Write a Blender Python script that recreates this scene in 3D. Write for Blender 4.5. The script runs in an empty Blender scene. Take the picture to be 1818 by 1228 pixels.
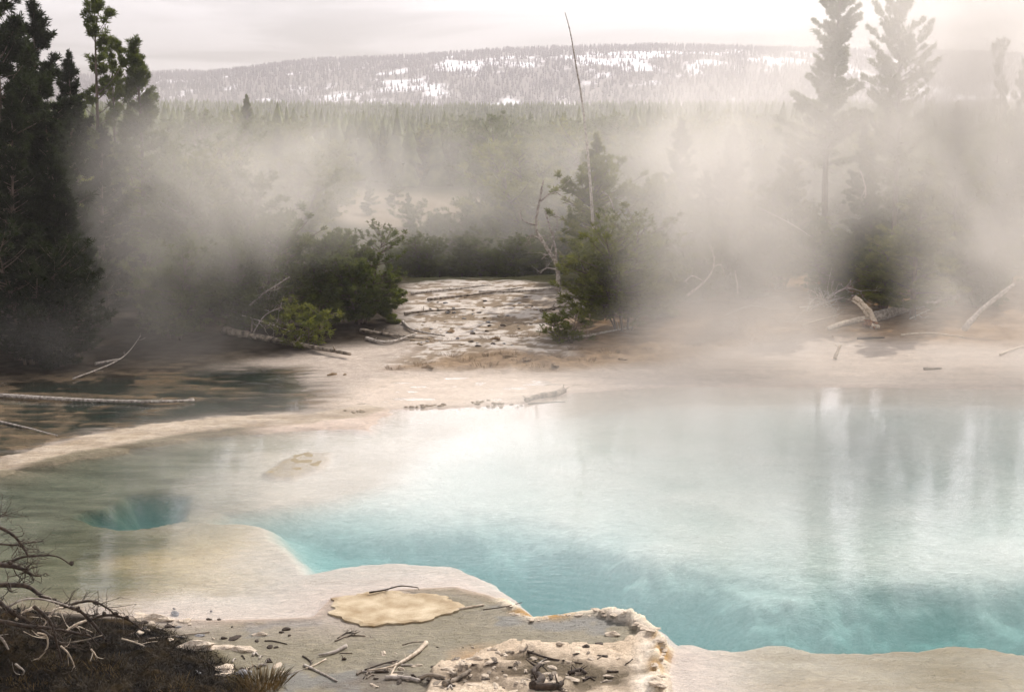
import bpy, math, random
import numpy as np
from mathutils import Vector, Matrix

random.seed(11)
rng = np.random.default_rng(5)
scene = bpy.context.scene
col = scene.collection

# ---------------------------------------------------------------- camera geometry
CAM_H, F, CX, CY, HZ = 6.0, 2525.0, 909.0, 614.0, 215.0
PITCH = math.atan((CY - HZ) / F)


def ray(px, py):
    a, b = (px - CX) / F, -(py - CY) / F
    return (a, math.cos(PITCH) + b * math.sin(PITCH), -math.sin(PITCH) + b * math.cos(PITCH))


def G(px, py, z=0.0):
    """the point of the level z that is seen at that place of the photograph"""
    d = ray(px, py)
    t = (z - CAM_H) / d[2]
    return Vector((d[0] * t, d[1] * t, z))


def A(px, py, dist):
    d = ray(px, py)
    t = dist / d[1]
    return Vector((d[0] * t, dist, CAM_H + d[2] * t))


# ---------------------------------------------------------------- noise in numpy
def _hash(ix, iy, seed):
    n = (ix.astype(np.int64) * 374761393 + iy.astype(np.int64) * 668265263 + seed * 974634777) & 0x7FFFFFFF
    n = ((n ^ (n >> 13)) * 1274126177) & 0x7FFFFFFF
    n = n ^ (n >> 16)
    return (n & 0xFFFF) / 65535.0


def vnoise(x, y, seed=0):
    x, y = np.asarray(x, float), np.asarray(y, float)
    ix, iy = np.floor(x), np.floor(y)
    fx, fy = x - ix, y - iy
    fx, fy = fx * fx * (3 - 2 * fx), fy * fy * (3 - 2 * fy)
    a, b = _hash(ix, iy, seed), _hash(ix + 1, iy, seed)
    c, d = _hash(ix, iy + 1, seed), _hash(ix + 1, iy + 1, seed)
    return (a + (b - a) * fx) * (1 - fy) + (c + (d - c) * fx) * fy


def fbm(x, y, seed=0, octaves=4):
    s, amp, tot = 0.0, 1.0, 0.0
    for k in range(octaves):
        s = s + amp * vnoise(x * 2 ** k + 17.3 * k, y * 2 ** k - 9.1 * k, seed + k)
        tot += amp
        amp *= 0.5
    return s / tot - 0.5


def sstep(a, b, x):
    t = np.clip((x - a) / (b - a), 0, 1)
    return t * t * (3 - 2 * t)


def lerp(a, b, t):
    return a + (b - a) * t


def sdf(poly, x, y):
    """signed distance to a closed polygon in plan, positive inside"""
    d2 = np.full(x.shape, 1e9)
    inside = np.zeros(x.shape, bool)
    n = len(poly)
    for i in range(n):
        ax, ay = poly[i][0], poly[i][1]
        bx, by = poly[(i + 1) % n][0], poly[(i + 1) % n][1]
        ex, ey = bx - ax, by - ay
        t = np.clip(((x - ax) * ex + (y - ay) * ey) / (ex * ex + ey * ey + 1e-12), 0, 1)
        d2 = np.minimum(d2, (x - ax - t * ex) ** 2 + (y - ay - t * ey) ** 2)
        c = (ay > y) != (by > y)
        with np.errstate(divide='ignore', invalid='ignore'):
            xi = ax + (y - ay) * ex / (ey if abs(ey) > 1e-12 else 1e-12)
        inside ^= c & (x < xi)
    return np.where(inside, 1, -1) * np.sqrt(d2)


def ldist(line, x, y):
    d2 = np.full(x.shape, 1e9)
    for i in range(len(line) - 1):
        ax, ay, bx, by = line[i][0], line[i][1], line[i + 1][0], line[i + 1][1]
        ex, ey = bx - ax, by - ay
        t = np.clip(((x - ax) * ex + (y - ay) * ey) / (ex * ex + ey * ey + 1e-12), 0, 1)
        d2 = np.minimum(d2, (x - ax - t * ex) ** 2 + (y - ay - t * ey) ** 2)
    return np.sqrt(d2)


def plan(pts, z=0.0):
    return [tuple(G(px, py, z)[:2]) for px, py in pts]


# ---------------------------------------------------------------- outlines, read off the photograph and laid on the ground
DEEP_NEAR = [(350, 922), (430, 930), (452, 960), (482, 985), (507, 1016), (548, 1020), (620, 1004), (700, 998), (790, 1003), (832, 1021),
             (882, 1052), (916, 1080), (945, 1101), (1000, 1092), (1055, 1088), (1110, 1093), (1152, 1115), (1176, 1140), (1186, 1152),
             (1230, 1142), (1268, 1150), (1300, 1156), (1345, 1151), (1392, 1142), (1432, 1154), (1480, 1158), (1560, 1160), (1625, 1154),
             (1700, 1144), (1755, 1150), (1818, 1162), (2000, 1150)]
DEEP_FAR = [(2350, 900), (2250, 740), (1900, 708), (1500, 704), (1150, 708), (1000, 722), (850, 738), (760, 765), (690, 805), (640, 845),
            (560, 872), (460, 888), (380, 895)]
DEEP = plan(DEEP_NEAR + DEEP_FAR)
NEAR = plan(DEEP_NEAR[1:])
VENT = plan([(118, 908), (150, 926), (205, 935), (262, 931), (345, 915), (345, 872), (285, 865), (212, 868), (176, 893)])
SHELF = plan([(2600, 1180), (2500, 740), (2200, 695), (1818, 690), (1500, 686), (1180, 686), (1010, 697), (930, 716), (800, 724), (690, 726),
              (650, 740), (560, 752), (450, 758), (345, 768), (240, 788), (130, 806), (0, 838), (-300, 890), (-400, 1080), (0, 1085),
              (230, 1095), (420, 1108), (560, 1100), (600, 1062), (700, 1050), (800, 1046), (860, 1060), (915, 1084), (945, 1103),
              (1055, 1091), (1110, 1097), (1150, 1119), (1178, 1150), (1166, 1190), (1172, 1260), (2400, 1330)])
STRIP = plan([(-80, 850), (0, 822), (120, 784), (250, 760), (400, 741), (560, 736), (650, 722), (690, 728), (655, 764), (560, 763),
              (450, 768), (345, 778), (240, 798), (130, 816), (0, 838), (-60, 870)])
STREAM = plan([(-500, 860), (-100, 838), (0, 815), (120, 778), (250, 756), (390, 738), (545, 733), (560, 700), (520, 655), (400, 655),
               (250, 665), (0, 680), (-400, 690)])
MUD = plan([(170, 1110), (420, 1104), (575, 1100), (600, 1062), (720, 1050), (805, 1046), (865, 1060), (918, 1083), (947, 1102), (1055, 1090),
            (1110, 1096), (1152, 1118), (1178, 1150), (1166, 1190), (1174, 1330), (100, 1330)])
CRUST = plan([(735, 1320), (770, 1196), (828, 1172), (880, 1156), (915, 1143), (960, 1152), (1040, 1150), (1105, 1143), (1140, 1128),
              (1110, 1108), (1060, 1098), (1085, 1090), (1150, 1112), (1180, 1150), (1167, 1190), (1174, 1320)])
RIM = plan([(895, 1068), (918, 1082), (945, 1101), (1000, 1092), (1055, 1089), (1110, 1095), (1152, 1118), (1179, 1150), (1167, 1190), (1174, 1260)])
DRY_TOP = plan([(1100, 1097), (1150, 1120), (1168, 1152), (1150, 1190), (1155, 1260)])
WASH = plan([(690, 640), (740, 610), (720, 560), (730, 522), (850, 512), (960, 520), (980, 560), (1000, 600), (1010, 628), (900, 615),
             (830, 620), (760, 638)], 0.15)
SILT = plan([(560, 720), (700, 668), (900, 664), (1150, 690), (1000, 696), (900, 716), (700, 724)])
HUMMOCK = plan([(690, 660), (750, 632), (860, 618), (990, 628), (1200, 610), (1350, 605), (1180, 650), (980, 664), (800, 662)])
EARTH = plan([(-500, 715), (-100, 706), (150, 690), (380, 650), (500, 630), (600, 612), (740, 600), (730, 522), (700, 480), (-400, 480)], 0.15)
EARTH_R = plan([(1440, 590), (1700, 600), (2100, 610), (2100, 500), (1400, 500), (1210, 540), (980, 560), (1000, 620), (1130, 610), (1300, 600)], 0.25)
ROCK = plan([(468, 838), (500, 814), (545, 799), (588, 798), (582, 816), (560, 834), (522, 847), (488, 846)])
BANK = plan([(-500, 1080), (-60, 1062), (60, 1080), (200, 1098), (300, 1120), (390, 1160), (425, 1190), (470, 1250), (480, 1400), (-600, 1400)])


def terrain(x, y):
    """height, albedo and wetness of the ground at plan points"""
    n1 = fbm(x * 0.22, y * 0.22, 3)
    n2 = fbm(x * 1.1, y * 1.1, 9)
    n3 = fbm(x * 4.0, y * 4.0, 21, 5)
    nst = fbm(x * 1.2 + 40, y * 4.5, 33)              # drawn out along the shore
    h = 0.035 + 0.45 * sstep(36, 50, y) + n1 * 0.35 * sstep(34, 46, y) + n2 * 0.1 * sstep(33, 42, y) + n3 * 0.03
    h += nst * 0.05 * sstep(30, 36, y)
    # the middle of the far bank falls away behind its crest, the sides keep on rising a little
    ang = x / np.maximum(y, 1.0)
    mid = np.exp(-((ang + 0.03) / 0.10) ** 2)
    h -= mid * 2.2 * sstep(50, 62, y)
    h += (1 - mid) * 0.8 * sstep(48, 90, y)
    h += mid * 2.0 * sstep(64, 100, y)
    h += 4.0 * sstep(12.5, 2, y)                      # the slope up to the viewpoint
    rr = np.sqrt(x * x + y * y)
    h += n1 * 3.0 * sstep(120, 500, rr) + 9.0 * sstep(220, 800, rr)
    # flats and pool
    wob = n2 * 0.35 + n3 * 0.12
    sh = sdf(SHELF, x, y)
    st = sdf(STREAM, x, y)
    h = lerp(h, -0.03 - 0.05 * sstep(0, 1.5, sh) + n2 * 0.02, sstep(-0.12, 0.18, sh + n3 * 0.12))
    h = lerp(h, -0.012 + nst * 0.095 + n3 * 0.04, sstep(-1.1, 0.7, st + wob * 2.2 + nst * 2))
    si = sdf(SILT, x, y)
    h = lerp(h, 0.004 + nst * 0.022 + n3 * 0.014, sstep(-0.5, 0.5, si + wob))
    sp = sdf(STRIP, x, y)
    h = lerp(h, 0.035 + nst * 0.07 + n3 * 0.03, sstep(-0.2, 0.12, sp + n3 * 0.3 + nst * 0.3))
    d = sdf(DEEP, x, y) + n3 * 0.17 + n2 * 0.16
    dn = ldist(NEAR, x, y) + n3 * 0.14
    floor_ = sstep(0.0, 0.8, dn) * (0.11 + lerp(1.8, 6.0, sstep(-3.6, 0.8, x)) * (1 - sstep(-1.0, 4.6, dn + n2 * 0.8)) ** 2.6) * sstep(-0.2, 2.2, d)
    edge = 0.05 - 0.10 * sstep(-0.4, 0.0, d)
    h = np.where(d > -0.5, np.minimum(h, edge - floor_ + n2 * 0.08 * sstep(0, 1, d)), h)
    v = sdf(VENT, x, y) + n3 * 0.12 + n2 * 0.15
    h = np.where(v > -0.2, np.minimum(h, 0.05 - 0.10 * sstep(-.2, 0, v) - 1.4 * sstep(-0.04, 1.3, v)), h)
    rk = sdf(ROCK, x, y) + n3 * 0.15
    h = lerp(h, -0.004 + n3 * 0.05, sstep(-0.08, 0.10, rk))
    md = sdf(MUD, x, y)
    h = lerp(h, np.where(d > 0.1, h, 0.018 + n2 * 0.03 + n3 * 0.012), sstep(-0.25, 0.05, md + n3 * 0.05) * sstep(0.25, 0.0, d))
    cr = sdf(CRUST, x, y) + n3 * 0.22
    crm = sstep(-0.02, 0.045, cr) * sstep(0.10, -0.02, d)
    lay = 0.10 + n3 * 0.10 + n2 * 0.05
    lay = np.floor(lay / 0.024) * 0.024 + 0.008 * n3
    h = lerp(h, lay, crm)
    rim = np.exp(-(ldist(RIM, x, y) / 0.11) ** 2) * sstep(0.1, -0.02, d)
    h += rim * (0.05 + n3 * 0.11)
    bk = sdf(BANK, x, y) + n2 * 0.3
    bkm = sstep(-0.1, 1.0, bk)
    h = lerp(h, 0.26 + n2 * 0.30 + n3 * 0.16 + 0.25 * sstep(0, 3, bk), bkm * sstep(12.0, 12.6, y) + bkm * 0.0)
    hm = sstep(-0.5, 0.6, sdf(HUMMOCK, x, y) + wob)
    h += hm * np.maximum(0, n2 + 0.25 + n3 * 0.5) * 0.22
    ws = sstep(-0.6, 0.6, sdf(WASH, x, y) + wob)

    # ---- albedo
    C = lambda r, g, b: np.array([r, g, b])[None, :]
    m = lambda t: np.clip(t, 0, 1)[:, None]
    c = C(.42, .365, .31) + n3[:, None] * C(.10, .09, .08) + nst[:, None] * C(.16, .13, .11)
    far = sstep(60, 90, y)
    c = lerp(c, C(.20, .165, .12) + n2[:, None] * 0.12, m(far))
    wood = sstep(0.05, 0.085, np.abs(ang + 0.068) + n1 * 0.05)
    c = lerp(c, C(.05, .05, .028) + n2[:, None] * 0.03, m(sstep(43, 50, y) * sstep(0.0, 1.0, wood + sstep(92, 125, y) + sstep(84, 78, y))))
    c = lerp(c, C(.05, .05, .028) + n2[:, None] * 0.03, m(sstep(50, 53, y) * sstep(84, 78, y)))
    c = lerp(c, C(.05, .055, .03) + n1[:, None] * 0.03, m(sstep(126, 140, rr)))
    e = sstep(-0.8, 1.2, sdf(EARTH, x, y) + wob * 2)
    c = lerp(c, C(.045, .037, .028) + n3[:, None] * C(.07, .06, .05) + n2[:, None] * .03, m(e))  # dark soil, with left-side shade and vignetting also put into its colour
    e = sstep(-1.0, 1.5, sdf(EARTH_R, x, y) + wob * 2)
    c = lerp(c, C(.235, .155, .085) + n3[:, None] * C(.22, .18, .13) + nst[:, None] * .14, m(e))
    c = lerp(c, C(.22, .145, .075) + n3[:, None] * C(.18, .14, .09), m(hm * 0.85))
    white = sstep(-0.02, 0.10, n3 + nst * 0.9 + n2 * .6)
    c = lerp(c, lerp(C(.25, .20, .145), C(.56, .51, .45), white[:, None]), m(ws))
    c = lerp(c, C(.52, .44, .36) + nst[:, None] * C(.18, .17, .16) + n3[:, None] * .1, m(sstep(-.5, .5, si + wob)))
    mat = sstep(-0.12, 0.12, n2 + nst * 0.7 + n3 * 0.5)
    streamc = lerp(C(.035, .034, .024), C(.15, .115, .075), mat[:, None])  # brown mud bed; shade of the left side is put into its dark tone
    thicket_shadow = sstep(2.2, 0.4, ldist(plan([(430, 650), (480, 690), (450, 730), (300, 735)]), x, y) + n2 * 2.5 + nst * 2)  # shadow of the thicket on the stream, put into the bed colour
    streamc = lerp(streamc, C(.014, .017, .011) + np.maximum(nst, 0)[:, None] * .14, m(thicket_shadow))
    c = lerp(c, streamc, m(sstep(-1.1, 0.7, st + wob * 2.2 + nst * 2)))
    c = lerp(c, lerp(C(.40, .335, .255), C(.21, .175, .135), m(sstep(-8, -11, x + n2))) + nst[:, None] * C(.3, .27, .22) + n3[:, None] * .16, m(sstep(-0.2, 0.1, sp + n3 * .3 + nst * .3)))  # left end darker: vignetting put into the strip's colour
    # under water
    shc = C(.51, .415, .34) + n2[:, None] * C(.10, .10, .09) + nst[:, None] * C(.1, .1, .1)
    shc = lerp(shc, C(.05, .065, .045), m(sstep(-.25, .25, v)))
    tan_spot = sstep(2.6, 0.3, np.hypot((x - G(235, 985)[0]) * 1.0, (y - G(235, 985)[1]) * 0.9) + n2 * 1.6)
    shc = lerp(shc, C(.50, .33, .12) + n3[:, None] * C(.1, .1, .06), m(tan_spot * 0.8))
    leftshade = sstep(-3.7, -6.0, x + n2 * 1.5) * sstep(15.5, 18, y + n1 * 2)  # tree shade and vignetting towards the left, put into the shelf colour
    shc = lerp(shc, C(.135, .12, .08) + nst[:, None] * C(.2, .18, .13), m(leftshade * 0.92))
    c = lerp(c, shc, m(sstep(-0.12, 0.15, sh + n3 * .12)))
    tanshelf = sstep(2.0, 3.0, x) * sstep(18.5, 17.5, y)
    c = lerp(c, C(.34, .27, .185) + n2[:, None] * C(.12, .11, .09) + nst[:, None] * .14, m(tanshelf * sstep(0, .1, sh)))
    c = lerp(c, C(.62, .57, .52) + n2[:, None] * .08, m(sstep(0.1, 1.0, d)))
    c = lerp(c, C(.26, .215, .13) + n3[:, None] * C(.2, .18, .12), m(sstep(-.05, .1, rk)))
    # foreground
    mudc = C(.185, .162, .102) + n2[:, None] * C(.1, .095, .085) + n3[:, None] * C(.07, .065, .05)
    blue = sstep(0.12, 0.22, n2 + n3 * 0.4)
    mudc = lerp(mudc, C(.13, .135, .13), m(blue * 0.7))
    lilac = sstep(1.6, 0.2, ldist(plan([(250, 1085), (420, 1070), (560, 1075)]), x, y) + n2)
    mudc = lerp(mudc, C(.38, .32, .27), m(lilac * .8))
    c = lerp(c, mudc, m(sstep(-0.25, 0.3, md + n3 * .15 + n2 * .2) * sstep(0.1, 0.0, d)))
    orange = sstep(0.5, 0.1, ldist(plan([(840, 1178), (880, 1165)]), x, y) + n3 * .3)
    c = lerp(c, C(.40, .24, .10), m(orange * 0.7))
    crc = C(.58, .48, .365) + n3[:, None] * C(.22, .2, .17) + n2[:, None] * C(.1, .1, .1)
    c = lerp(c, crc, m(crm * 0.95))
    c = lerp(c, C(.72, .65, .55) + n3[:, None] * .2, m(np.exp(-(ldist(DRY_TOP, x, y) / .16) ** 2) * crm))
    rimn = sstep(-.12, .08, n3 + n2 * .4)
    c = lerp(c, lerp(C(.42, .27, .12), C(.72, .64, .5), rimn[:, None]), m(rim * 1.3))
    litter = sstep(0.5, 0.1, ldist(plan([(980, 1200), (1060, 1215)]), x, y) * .7 + n3 * .6 + n2 * .3)
    c = lerp(c, C(.09, .075, .05), m(litter * .85))
    litter = sstep(0.35, 0.0, ldist(plan([(650, 1205), (720, 1220), (840, 1205)]), x, y) * .65 + n3 * .9)
    c = lerp(c, C(.09, .07, .05), m(litter * .8))
    bankc = C(.020, .016, .010) + n3[:, None] * C(.06, .04, .02) + np.maximum(n2, 0)[:, None] * C(.10, .06, .02)
    c = lerp(c, bankc, m(sstep(-0.15, 0.25, bk) * sstep(12, 12.6, y)))
    wet = np.clip(sstep(-.2, .1, md) * .8 + sstep(-.5, .5, si) * .3 - crm - sstep(-.1, .1, bk) - sstep(-.2, .1, sh) * 2, 0, 1)
    return h, np.clip(c, 0.01, 0.85), wet


# ---------------------------------------------------------------- mesh helpers
class MB:
    def __init__(s):
        s.v, s.f, s.n = [], [], 0

    def add(s, verts, faces):
        s.v.extend(verts)
        s.f.extend([tuple(i + s.n for i in f) for f in faces])
        s.n += len(verts)

    def tube(s, pts, radii, sides=6, jitter=0.0, cap=True):
        pts = [Vector(p) for p in pts]
        up = Vector((0.13, 0.21, 1)).normalized()
        ring = []
        for i, p in enumerate(pts):
            t = (pts[min(i + 1, len(pts) - 1)] - pts[max(i - 1, 0)])
            t = t.normalized() if t.length > 1e-9 else Vector((0, 0, 1))
            u = t.cross(up)
            if u.length < 0.05:
                u = t.cross(Vector((1, 0, 0)))
            u.normalize()
            w = t.cross(u)
            r = radii[i]
            for k in range(sides):
                a = 2 * math.pi * k / sides
                rr = r * (1 + jitter * (random.random() - .5) * 2)
                ring.append(p + u * math.cos(a) * rr + w * math.sin(a) * rr)
        f = []
        for i in range(len(pts) - 1):
            for k in range(sides):
                a, b = i * sides + k, i * sides + (k + 1) % sides
                f.append((a, b, b + sides, a + sides))
        if cap:
            f.append(tuple(range(sides))[::-1])
            f.append(tuple((len(pts) - 1) * sides + k for k in range(sides)))
        s.add(ring, f)

    def build(s, name, mat, parent=None, smooth=True):
        me = bpy.data.meshes.new(name)
        me.from_pydata([tuple(v) for v in s.v], [], s.f)
        return link(name, me, mat, parent, smooth)


def link(name, me, mat, parent=None, smooth=True):
    if mat is not None:
        me.materials.append(mat)
    if smooth:
        me.polygons.foreach_set('use_smooth', np.ones(len(me.polygons), bool))
    me.update()
    o = bpy.data.objects.new(name, me)
    col.objects.link(o)
    if parent is not None:
        o.parent = parent
    return o


def np_mesh(name, verts, faces):
    """verts n x 3, faces m x k (k fixed)"""
    me = bpy.data.meshes.new(name)
    k = faces.shape[1]
    me.vertices.add(len(verts))
    me.vertices.foreach_set('co', np.ascontiguousarray(verts, np.float32).ravel())
    me.loops.add(faces.size)
    me.loops.foreach_set('vertex_index', np.ascontiguousarray(faces, np.int32).ravel())
    me.polygons.add(len(faces))
    me.polygons.foreach_set('loop_start', np.arange(0, faces.size, k, dtype=np.int32))
    me.update(calc_edges=True)
    return me


def tag(o, label=None, cat=None, group=None, kind=None):
    if label: o['label'] = label
    if cat: o['category'] = cat
    if group: o['group'] = group
    if kind: o['kind'] = kind
    return o


def empty(name, loc, label, cat, group=None):
    o = bpy.data.objects.new(name, None)
    o.empty_display_size = .3
    col.objects.link(o)
    o.location = loc
    return tag(o, label, cat, group)


# ---------------------------------------------------------------- materials
def mat(name):
    m = bpy.data.materials.new(name)
    m.use_nodes = True
    nt = m.node_tree
    return m, nt, nt.nodes['Principled BSDF'], nt.nodes['Material Output']


def node(nt, t, **kw):
    n = nt.nodes.new(t)
    for k, v in kw.items():
        if k in n.inputs.keys():
            n.inputs[k].default_value = v
        else:
            setattr(n, k, v)
    return n


def mathn(nt, op, a, b=None, clamp=False):
    n = nt.nodes.new('ShaderNodeMath')
    n.operation = op
    n.use_clamp = clamp
    for i, v in enumerate((a, b)):
        if v is None: continue
        if isinstance(v, (int, float)): n.inputs[i].default_value = v
        else: nt.links.new(v, n.inputs[i])
    return n.outputs[0]


def maprange(nt, v, a, b, c, d, smooth=False):
    n = nt.nodes.new('ShaderNodeMapRange')
    if smooth: n.interpolation_type = 'SMOOTHSTEP'
    nt.links.new(v, n.inputs[0])
    for i, q in enumerate((a, b, c, d)): n.inputs[i + 1].default_value = q
    return n.outputs[0]


def noise_mat(name, c1, c2, scale, rough=0.9, bump=0.3, stretch=(1, 1, 1), detail=6.0, rand=0.0, lo=.35, hi=.65):
    m, nt, b, out = mat(name)
    tc = node(nt, 'ShaderNodeTexCoord')
    mp = node(nt, 'ShaderNodeMapping')
    mp.inputs['Scale'].default_value = stretch
    nt.links.new(tc.outputs['Object'], mp.inputs[0])
    nz = node(nt, 'ShaderNodeTexNoise', Scale=scale, Detail=detail)
    nt.links.new(mp.outputs[0], nz.inputs['Vector'])
    r = node(nt, 'ShaderNodeValToRGB')
    r.color_ramp.elements[0].color = (*c1, 1)
    r.color_ramp.elements[1].color = (*c2, 1)
    r.color_ramp.elements[0].position, r.color_ramp.elements[1].position = lo, hi
    nt.links.new(nz.outputs['Fac'], r.inputs[0])
    src = r.outputs[0]
    if rand:
        oi = node(nt, 'ShaderNodeObjectInfo')
        hs = node(nt, 'ShaderNodeHueSaturation')
        nt.links.new(maprange(nt, oi.outputs['Random'], 0, 1, 1 - rand, 1 + rand), hs.inputs['Value'])
        nt.links.new(maprange(nt, oi.outputs['Random'], 0, 1, .52, .485), hs.inputs['Hue'])
        nt.links.new(src, hs.inputs['Color'])
        src = hs.outputs[0]
    nt.links.new(src, b.inputs['Base Color'])
    b.inputs['Roughness'].default_value = rough
    if bump:
        bp = node(nt, 'ShaderNodeBump', Strength=bump, Distance=0.02)
        nt.links.new(nz.outputs['Fac'], bp.inputs['Height'])
        nt.links.new(bp.outputs[0], b.inputs['Normal'])
    return m


def foliage_mat(name, c1, c2):
    m = noise_mat(name, c1, c2, 1.6, rough=.7, bump=0, rand=.25)
    nt = m.node_tree
    b = nt.nodes['Principled BSDF']
    out = nt.nodes['Material Output']
    b.inputs['Specular IOR Level'].default_value = .08
    tr = node(nt, 'ShaderNodeBsdfTranslucent')
    tr.inputs['Color'].default_value = (c2[0] * 1.5, c2[1] * 1.5, c2[2], 1)
    mx = node(nt, 'ShaderNodeMixShader')
    mx.inputs[0].default_value = .25
    nt.links.new(b.outputs[0], mx.inputs[1])
    nt.links.new(tr.outputs[0], mx.inputs[2])
    nt.links.new(mx.outputs[0], out.inputs['Surface'])
    return m


M = {}
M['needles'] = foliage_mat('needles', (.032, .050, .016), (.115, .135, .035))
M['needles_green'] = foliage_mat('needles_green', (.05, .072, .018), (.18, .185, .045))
M['needles_shaded'] = foliage_mat('needles_shaded', (.008, .014, .007), (.024, .034, .014))  # darker needle copy, backlit shade of the left pines put into the colour
M['bark'] = noise_mat('bark', (.05, .035, .025), (.16, .12, .09), 9, stretch=(1, 1, .25))
M['grey_wood'] = noise_mat('grey_wood', (.20, .17, .14), (.50, .45, .39), 14, stretch=(1, 1, 1), bump=.5)
M['pale_wood'] = noise_mat('pale_wood', (.34, .27, .19), (.66, .57, .45), 18, bump=.4)
M['dark_wood'] = noise_mat('dark_wood', (.018, .012, .008), (.07, .048, .032), 20, bump=.4)
M['log_wood'] = noise_mat('log_wood', (.06, .045, .03), (.36, .30, .23), 7, bump=.6)
M['rot_wood'] = noise_mat('rot_wood', (.10, .035, .012), (.34, .16, .07), 12, bump=.6)
M['sinter'] = noise_mat('sinter', (.40, .31, .21), (.74, .65, .53), 9, bump=.7)
M['grey_stone'] = noise_mat('grey_stone', (.10, .10, .105), (.34, .335, .33), 12, bump=.6)
M['pebble'] = noise_mat('pebble', (.10, .07, .035), (.30, .22, .12), 14, bump=.5)
M['cone'] = noise_mat('cone', (.02, .014, .009), (.06, .04, .025), 40, bump=.8)
M['grass'] = noise_mat('grass', (.035, .026, .010), (.30, .20, .075), 2.5, bump=0)
M['shrub'] = noise_mat('shrub', (.10, .06, .028), (.26, .17, .08), 5, bump=0)


def ground_mat():
    m, nt, b, out = mat('ground')
    at = node(nt, 'ShaderNodeAttribute', attribute_name='albedo')
    wt = node(nt, 'ShaderNodeAttribute', attribute_name='wetness')
    tc = node(nt, 'ShaderNodeTexCoord')
    mp = node(nt, 'ShaderNodeMapping')
    mp.inputs['Scale'].default_value = (1, 2.2, 1)
    nt.links.new(tc.outputs['Object'], mp.inputs[0])
    n1 = node(nt, 'ShaderNodeTexNoise', Scale=6.0, Detail=9.0, Roughness=.68)
    nt.links.new(mp.outputs[0], n1.inputs['Vector'])
    n2 = node(nt, 'ShaderNodeTexNoise', Scale=38.0, Detail=5.0, Roughness=.7)
    nt.links.new(tc.outputs['Object'], n2.inputs['Vector'])
    f = mathn(nt, 'ADD', maprange(nt, n1.outputs['Fac'], .3, .7, -.30, .24), maprange(nt, n2.outputs['Fac'], .3, .7, -.22, .18))
    n3 = node(nt, 'ShaderNodeTexNoise', Scale=120.0, Detail=2.0)
    nt.links.new(tc.outputs['Object'], n3.inputs['Vector'])
    f = mathn(nt, 'ADD', f, maprange(nt, n3.outputs['Fac'], .3, .7, -.16, .16))
    vo = node(nt, 'ShaderNodeTexVoronoi', feature='DISTANCE_TO_EDGE', Scale=3.2)
    wj = node(nt, 'ShaderNodeVectorMath', operation='ADD')
    ws = node(nt, 'ShaderNodeVectorMath', operation='SCALE')
    nt.links.new(n1.outputs['Color'], ws.inputs[0])
    ws.inputs['Scale'].default_value = .5
    nt.links.new(mp.outputs[0], wj.inputs[0])
    nt.links.new(ws.outputs[0], wj.inputs[1])
    nt.links.new(wj.outputs[0], vo.inputs['Vector'])
    crack = mathn(nt, 'MULTIPLY', maprange(nt, vo.outputs['Distance'], .0, .035, 1, 0), maprange(nt, n1.outputs['Fac'], .48, .6, 0, 1))
    f = mathn(nt, 'SUBTRACT', f, mathn(nt, 'MULTIPLY', crack, .35))
    f = mathn(nt, 'ADD', f, 1.0)
    mul = node(nt, 'ShaderNodeVectorMath', operation='SCALE')
    nt.links.new(at.outputs['Color'], mul.inputs[0])
    nt.links.new(f, mul.inputs['Scale'])
    nt.links.new(mul.outputs[0], b.inputs['Base Color'])
    nt.links.new(maprange(nt, wt.outputs['Fac'], 0, 1, .95, .5), b.inputs['Roughness'])
    nt.links.new(maprange(nt, wt.outputs['Fac'], 0, 1, 0.0, .35), b.inputs['Specular IOR Level'])
    bp = node(nt, 'ShaderNodeBump', Strength=.7, Distance=.035)
    nt.links.new(mathn(nt, 'SUBTRACT', mathn(nt, 'ADD', n1.outputs['Fac'], mathn(nt, 'MULTIPLY', n2.outputs['Fac'], .5)), mathn(nt, 'MULTIPLY', crack, .5)), bp.inputs['Height'])
    nt.links.new(bp.outputs[0], b.inputs['Normal'])
    return m


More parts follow.
